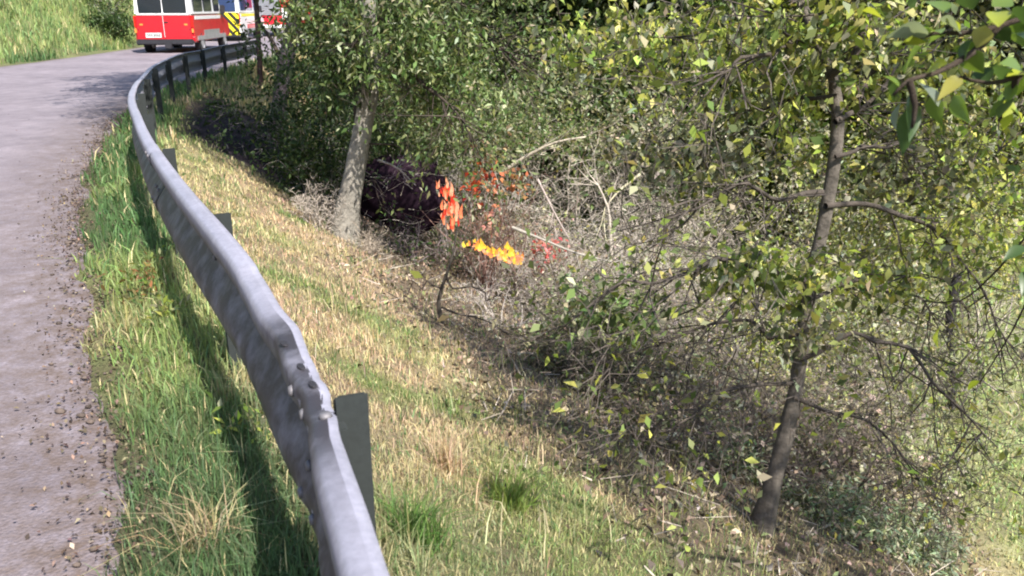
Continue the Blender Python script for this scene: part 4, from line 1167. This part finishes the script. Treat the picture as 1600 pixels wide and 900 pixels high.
def van(name, label, cat, loc, rz, chev=False, glass=GLASS, lower=RED):
    root = empty(name, label, cat, loc, "emergency vehicles parked on the road", rz)
    W = 1.06; L = 5.6
    part("lower_body", lower, root, lambda bm: profile(bm, [(0, .36), (-.03, .56), (-.02, 1.34), (L - 1.1, 1.34), (L - .15, 1.12), (L, .9), (L, .45)], -W, W, .06))
    part("upper_body", WHITE, root, lambda bm: profile(bm, [(-.018, 1.345), (.02, 1.9), (.10, 2.48), (.2, 2.55), (3.6, 2.55), (4.0, 2.45), (L - 1.0, 1.55), (L - 1.05, 1.345)], -W + .012, W - .012, .05, .09))
    # two rear doors, white at the top, red below, each with its window
    for sx in (-1, 1):
        dr = part("rear_door", lower, root, lambda bm: box_bm(bm, sx * .49, -.045, .91, .95, .04, .84, .014))
        part("rear_window", glass, root, lambda bm: box_bm(bm, sx * .44, -.012 + .02, 1.76, .84, .09, .68, .02))
        part("hinge", BLACKP, dr, lambda bm: box_bm(bm, sx * .93, -.06, .85, .03, .03, .10, .006))
        part("tail_lamp", LAMPR, root, lambda bm: box_bm(bm, sx * 1.02, -.04, 1.12, .07, .07, .42, .015))
        part("tail_lamp", LAMPO, root, lambda bm: box_bm(bm, sx * 1.023, -.045, .80, .07, .07, .16, .015))
        part("reflector", LAMPO, root, lambda bm: box_bm(bm, sx * .80, -.068, 1.02, .12, .012, .06, .004))
        part("mirror", BLACKP, root, lambda bm: box_bm(bm, sx * 1.16, L - 1.35, 1.55, .20, .10, .34, .03))
        for y0, y1 in ((.35, 1.6), (1.8, 3.0), (3.35, 4.2)):
            part("side_window", glass, root, lambda bm: box_bm(bm, sx * (W - .055), (y0 + y1) / 2, 1.76, .07, y1 - y0, .55, .02))
        part("side_stripe", WHITE if lower is RED else YELLOW, root, lambda bm: box_bm(bm, sx * (W + .002), 2.2, 1.26, .012, 3.9, .13, .003))
        part("side_band", SILVER if lower is RED else RED, root, lambda bm: box_bm(bm, sx * (W + .001), 2.6, .70, .014, 2.4, .20, .003))  # silver band on the red van paints a reflection along its lower side
        part("sill", SILVER, root, lambda bm: box_bm(bm, sx * (W + .004), L / 2 - .2, .52, .03, 4.4, .16, .01))
        for y0 in (1.05, L - 1.0): wheel(root, sx * (W - .12), y0)
    part("waist_trim", WHITE, root, lambda bm: box_bm(bm, 0, -.05, 1.365, 1.86, .05, .03, .006))
    part("door_seam", BLACKP if chev else WHITE, root, lambda bm: box_bm(bm, 0, -.066, .95, .014, .012, .76, .003))
    part("door_handle", BLACKP, root, lambda bm: box_bm(bm, .10, -.075, 1.10, .14, .03, .04, .008))
    part("rear_bumper", BLACKP, root, lambda bm: box_bm(bm, 0, -.08, .40 if not chev else .24, 2.06, .20, .20 if not chev else .12, .04))
    part("tow_bar", BLACKP, root, lambda bm: box_bm(bm, .12, -.12, .28, .24, .22, .22, .02))
    pl = part("number_plate", PLATE, root, lambda bm: box_bm(bm, -.40, -.078, .64, .56, .014, .17, .004))
    for i, dx in enumerate((-.20, -.13, -.06, .03, .09, .15, .21)):
        part("digit", BLACK, pl, lambda bm: box_bm(bm, -.40 + dx, -.087, .64, .038, .004, .10))
    part("windscreen", glass, root, lambda bm: profile(bm, [(4.05, 2.40), (4.10, 2.44), (L - .97, 1.58), (L - 1.02, 1.56)], -.8, .8, .005))
    part("third_lamp", LAMPR, root, lambda bm: box_bm(bm, 0, .06, 2.40, .3, .06, .04, .01))
    if chev:
        part("chevron_panel", YELLOW, root, lambda bm: box_bm(bm, 0, -.078, .84, 2.0, .02, 1.10, .004))
        for sx in (-1, 1):
            for k in range(-3, 4):
                def st(bm):
                    x0 = k * .40 - .35; wd = .20; z0, z1 = .30, 1.38
                    q = [(x0 + .95, z0), (x0 + .95 + wd, z0), (x0 + wd, z1), (x0, z1)]
                    # clip to the half panel
                    from mathutils.geometry import intersect_line_line_2d
                    xs = [(max(0.0, min(.91, a)), b) for a, b in q]
                    P = [bm.verts.new((sx * a * (1), -.092, b)) for a, b in clip(q, 0.0, .98)]
                    if len(P) > 2:
                        f = bm.faces.new(P); r = bmesh.ops.extrude_face_region(bm, geom=[f])
                        for g in r['geom']:
                            if isinstance(g, bmesh.types.BMVert): g.co.y += .004
                        bmesh.ops.recalc_face_normals(bm, faces=bm.faces)
                if len(clip([(k * .40 - .35 + .95, .30), (k * .40 - .35 + 1.15, .30), (k * .40 - .35 + .20, 1.38), (k * .40 - .35, 1.38)], 0.0, .98)) > 2:
                    part("chevron_stripe", BLACK, root, st)
    return root
def clip(poly, lo, hi):
    for val, sgn in ((lo, 1), (hi, -1)):
        out = []
        for i in range(len(poly)):
            a = poly[i]; b = poly[(i + 1) % len(poly)]
            ia = sgn * (a[0] - val) >= 0; ib = sgn * (b[0] - val) >= 0
            if ia: out.append(a)
            if ia != ib:
                t = (val - a[0]) / (b[0] - a[0]); out.append((val, a[1] + t * (b[1] - a[1])))
        poly = out
        if not poly: return []
    return poly
van("van", "red and white van seen from behind with a white number plate", "van", (-12.88, 32.3, 0), math.radians(5))
van("rescue_van", "white rescue van with yellow and black diagonal stripes on its rear", "van", (-14.75, 44.0, 0), math.radians(4), True, BLUEGL, WHITE)
def fire_engine(loc, rz):
    root = empty("fire_engine", "red and white fire engine half hidden by thin trunks ahead of the vans", "fire engine", loc, "emergency vehicles parked on the road", rz)
    part("body", RED, root, lambda bm: profile(bm, [(0, .65), (0, 3.0), (5.4, 3.0), (5.4, .65)], -1.25, 1.25, .05))
    part("cab", RED, root, lambda bm: profile(bm, [(5.45, .6), (5.45, 2.8), (7.2, 2.8), (7.6, 1.7), (7.6, .6)], -1.2, 1.2, .06))
    part("rear_shutter", SILVER, root, lambda bm: [box_bm(bm, 0, -.02, 1.25 + i * .09, 1.5, .05, .08, .01) for i in range(17)] and None)
    for sx in (-1, 1):
        part("white_band", WHITE, root, lambda bm: box_bm(bm, sx * 1.01, -.02, 1.30, .42, .04, .60, .01))
        part("tail_lamp", LAMPR, root, lambda bm: box_bm(bm, sx * 1.08, -.03, .85, .22, .06, .16, .01))
        part("shutter", SILVER, root, lambda bm: box_bm(bm, sx * 1.25, 2.7, 1.9, .03, 4.2, 1.4, .01))
        part("white_stripe", WHITE, root, lambda bm: box_bm(bm, sx * 1.25, 2.7, 1.0, .03, 5.2, .22, .01))
        part("cab_window", GLASS, root, lambda bm: box_bm(bm, sx * 1.19, 6.35, 2.2, .05, 1.1, .7, .02))
        for y0 in (1.4, 6.5): wheel(root, sx * 1.08, y0, .5, .3)
    part("bumper", WHITE, root, lambda bm: box_bm(bm, 0, -.1, .58, 2.4, .22, .18, .03))
    part("ladder", SILVER, root, lambda bm: [box_bm(bm, sx * .22 + .4, 2.6, 3.12, .05, 5.0, .07) for sx in (-1, 1)] + [box_bm(bm, .4, .2 + i * .35, 3.12, .44, .04, .04) for i in range(14)] and None)
fire_engine((-14.2, 51.0, 0), math.radians(3))

# ------------------------------------------------------------------ left bank shrubs and far tree line
for (xx, yy, h, r, lab, pal) in [(-19.5, 26, 2.0, 1.8, "grey green shrub on the grassy bank at the top left corner", GREYGREEN), (-18.6, 30, 1.0, 1.1, "pale leafy shrub on the bank left of the van", GREENS),
                            (-21, 32, 2.6, 2.2, "larger shrub high on the bank at upper left", GREYGREEN), (-17.0, 36.5, .7, .7, "dark low shrub at the bank foot beside the van", DEEP),
                            (-18.6, 40, 2.4, 2.0, "green shrub on the bank behind the van", GREENS), (-23, 40, 3, 2.4, "broad shrub far up the left bank", GREENS)]:
    bush("bank_shrub", lab, "shrub", Vector((xx, yy, hz(xx, yy))), h, r, 14, 3, 2, (.16, .08), pal, GREYTWIG, .12, "shrubs on the left bank", extra=160, r0=.03, kids=(3, 3), step=.3)
for i, (xx, yy) in enumerate([(-24, 68), (-17, 74), (-9, 66), (-3, 58), (-11, 84), (-30, 80), (2, 46), (-4, 40), (3, 34), (-1.5, 30)]):
    zb = hz(xx, yy)
    tr = [Vector((xx + random.uniform(-.3, .3), yy, zb + h)) for h in (0, 2, 4, 6, 8, 10)]
    tr[0].x = xx
    lab = ["tall tree behind the emergency vehicles, farthest left", "tall tree behind the fire engine", "tall tree right of the fire engine", "tall tree beyond the two left trunks",
           "distant tree in the gap above the road's end", "distant tree up the left bank", "tree beyond the bushes at top centre", "tree beyond the dark trunks at upper left", "tree far behind the top centre gap", "green tree close behind the leaning trunk"][i]
    tree("distant_tree", lab, tr, [.25, .22, .2, .16, .1, .04], [], (.1, .08, .07), GREENS if i % 2 else DEEP, (.42, .24), 1, 2, group="distant trees", cull=.011, auto=44, autolen=3.0, auto_from=.12, sig=.3, kids=(3, 4), sides=8)

# the tree just outside the picture that the near branches belong to
xx, yy, hh = 4.4, 1.3, 6.0
zb = hz(xx, yy)
tr = [Vector((xx + .1 * math.sin(h * 2), yy, zb + h)) for h in np.linspace(0, hh + 1.2, 6)]
tree("roadside_tree", "tree standing below the viewer whose crown carries the overhanging leaves", tr, [.14, .12, .1, .08, .05, .02],
     [dict(p=[tr[3], Vector((3.2, 1.4, 2.0)), Vector((2.1, 1.5, 1.66)), Vector((1.22, 1.75, 1.63))], r=.035, k=4, l=.25, dep=1, w=.02, leafy=.2)],
     (.15, .13, .11), GREENS, (.10, .06), 2, 3, cull=.003, auto=14, autolen=1.2, auto_from=.66, updir=.45, sig=.12)
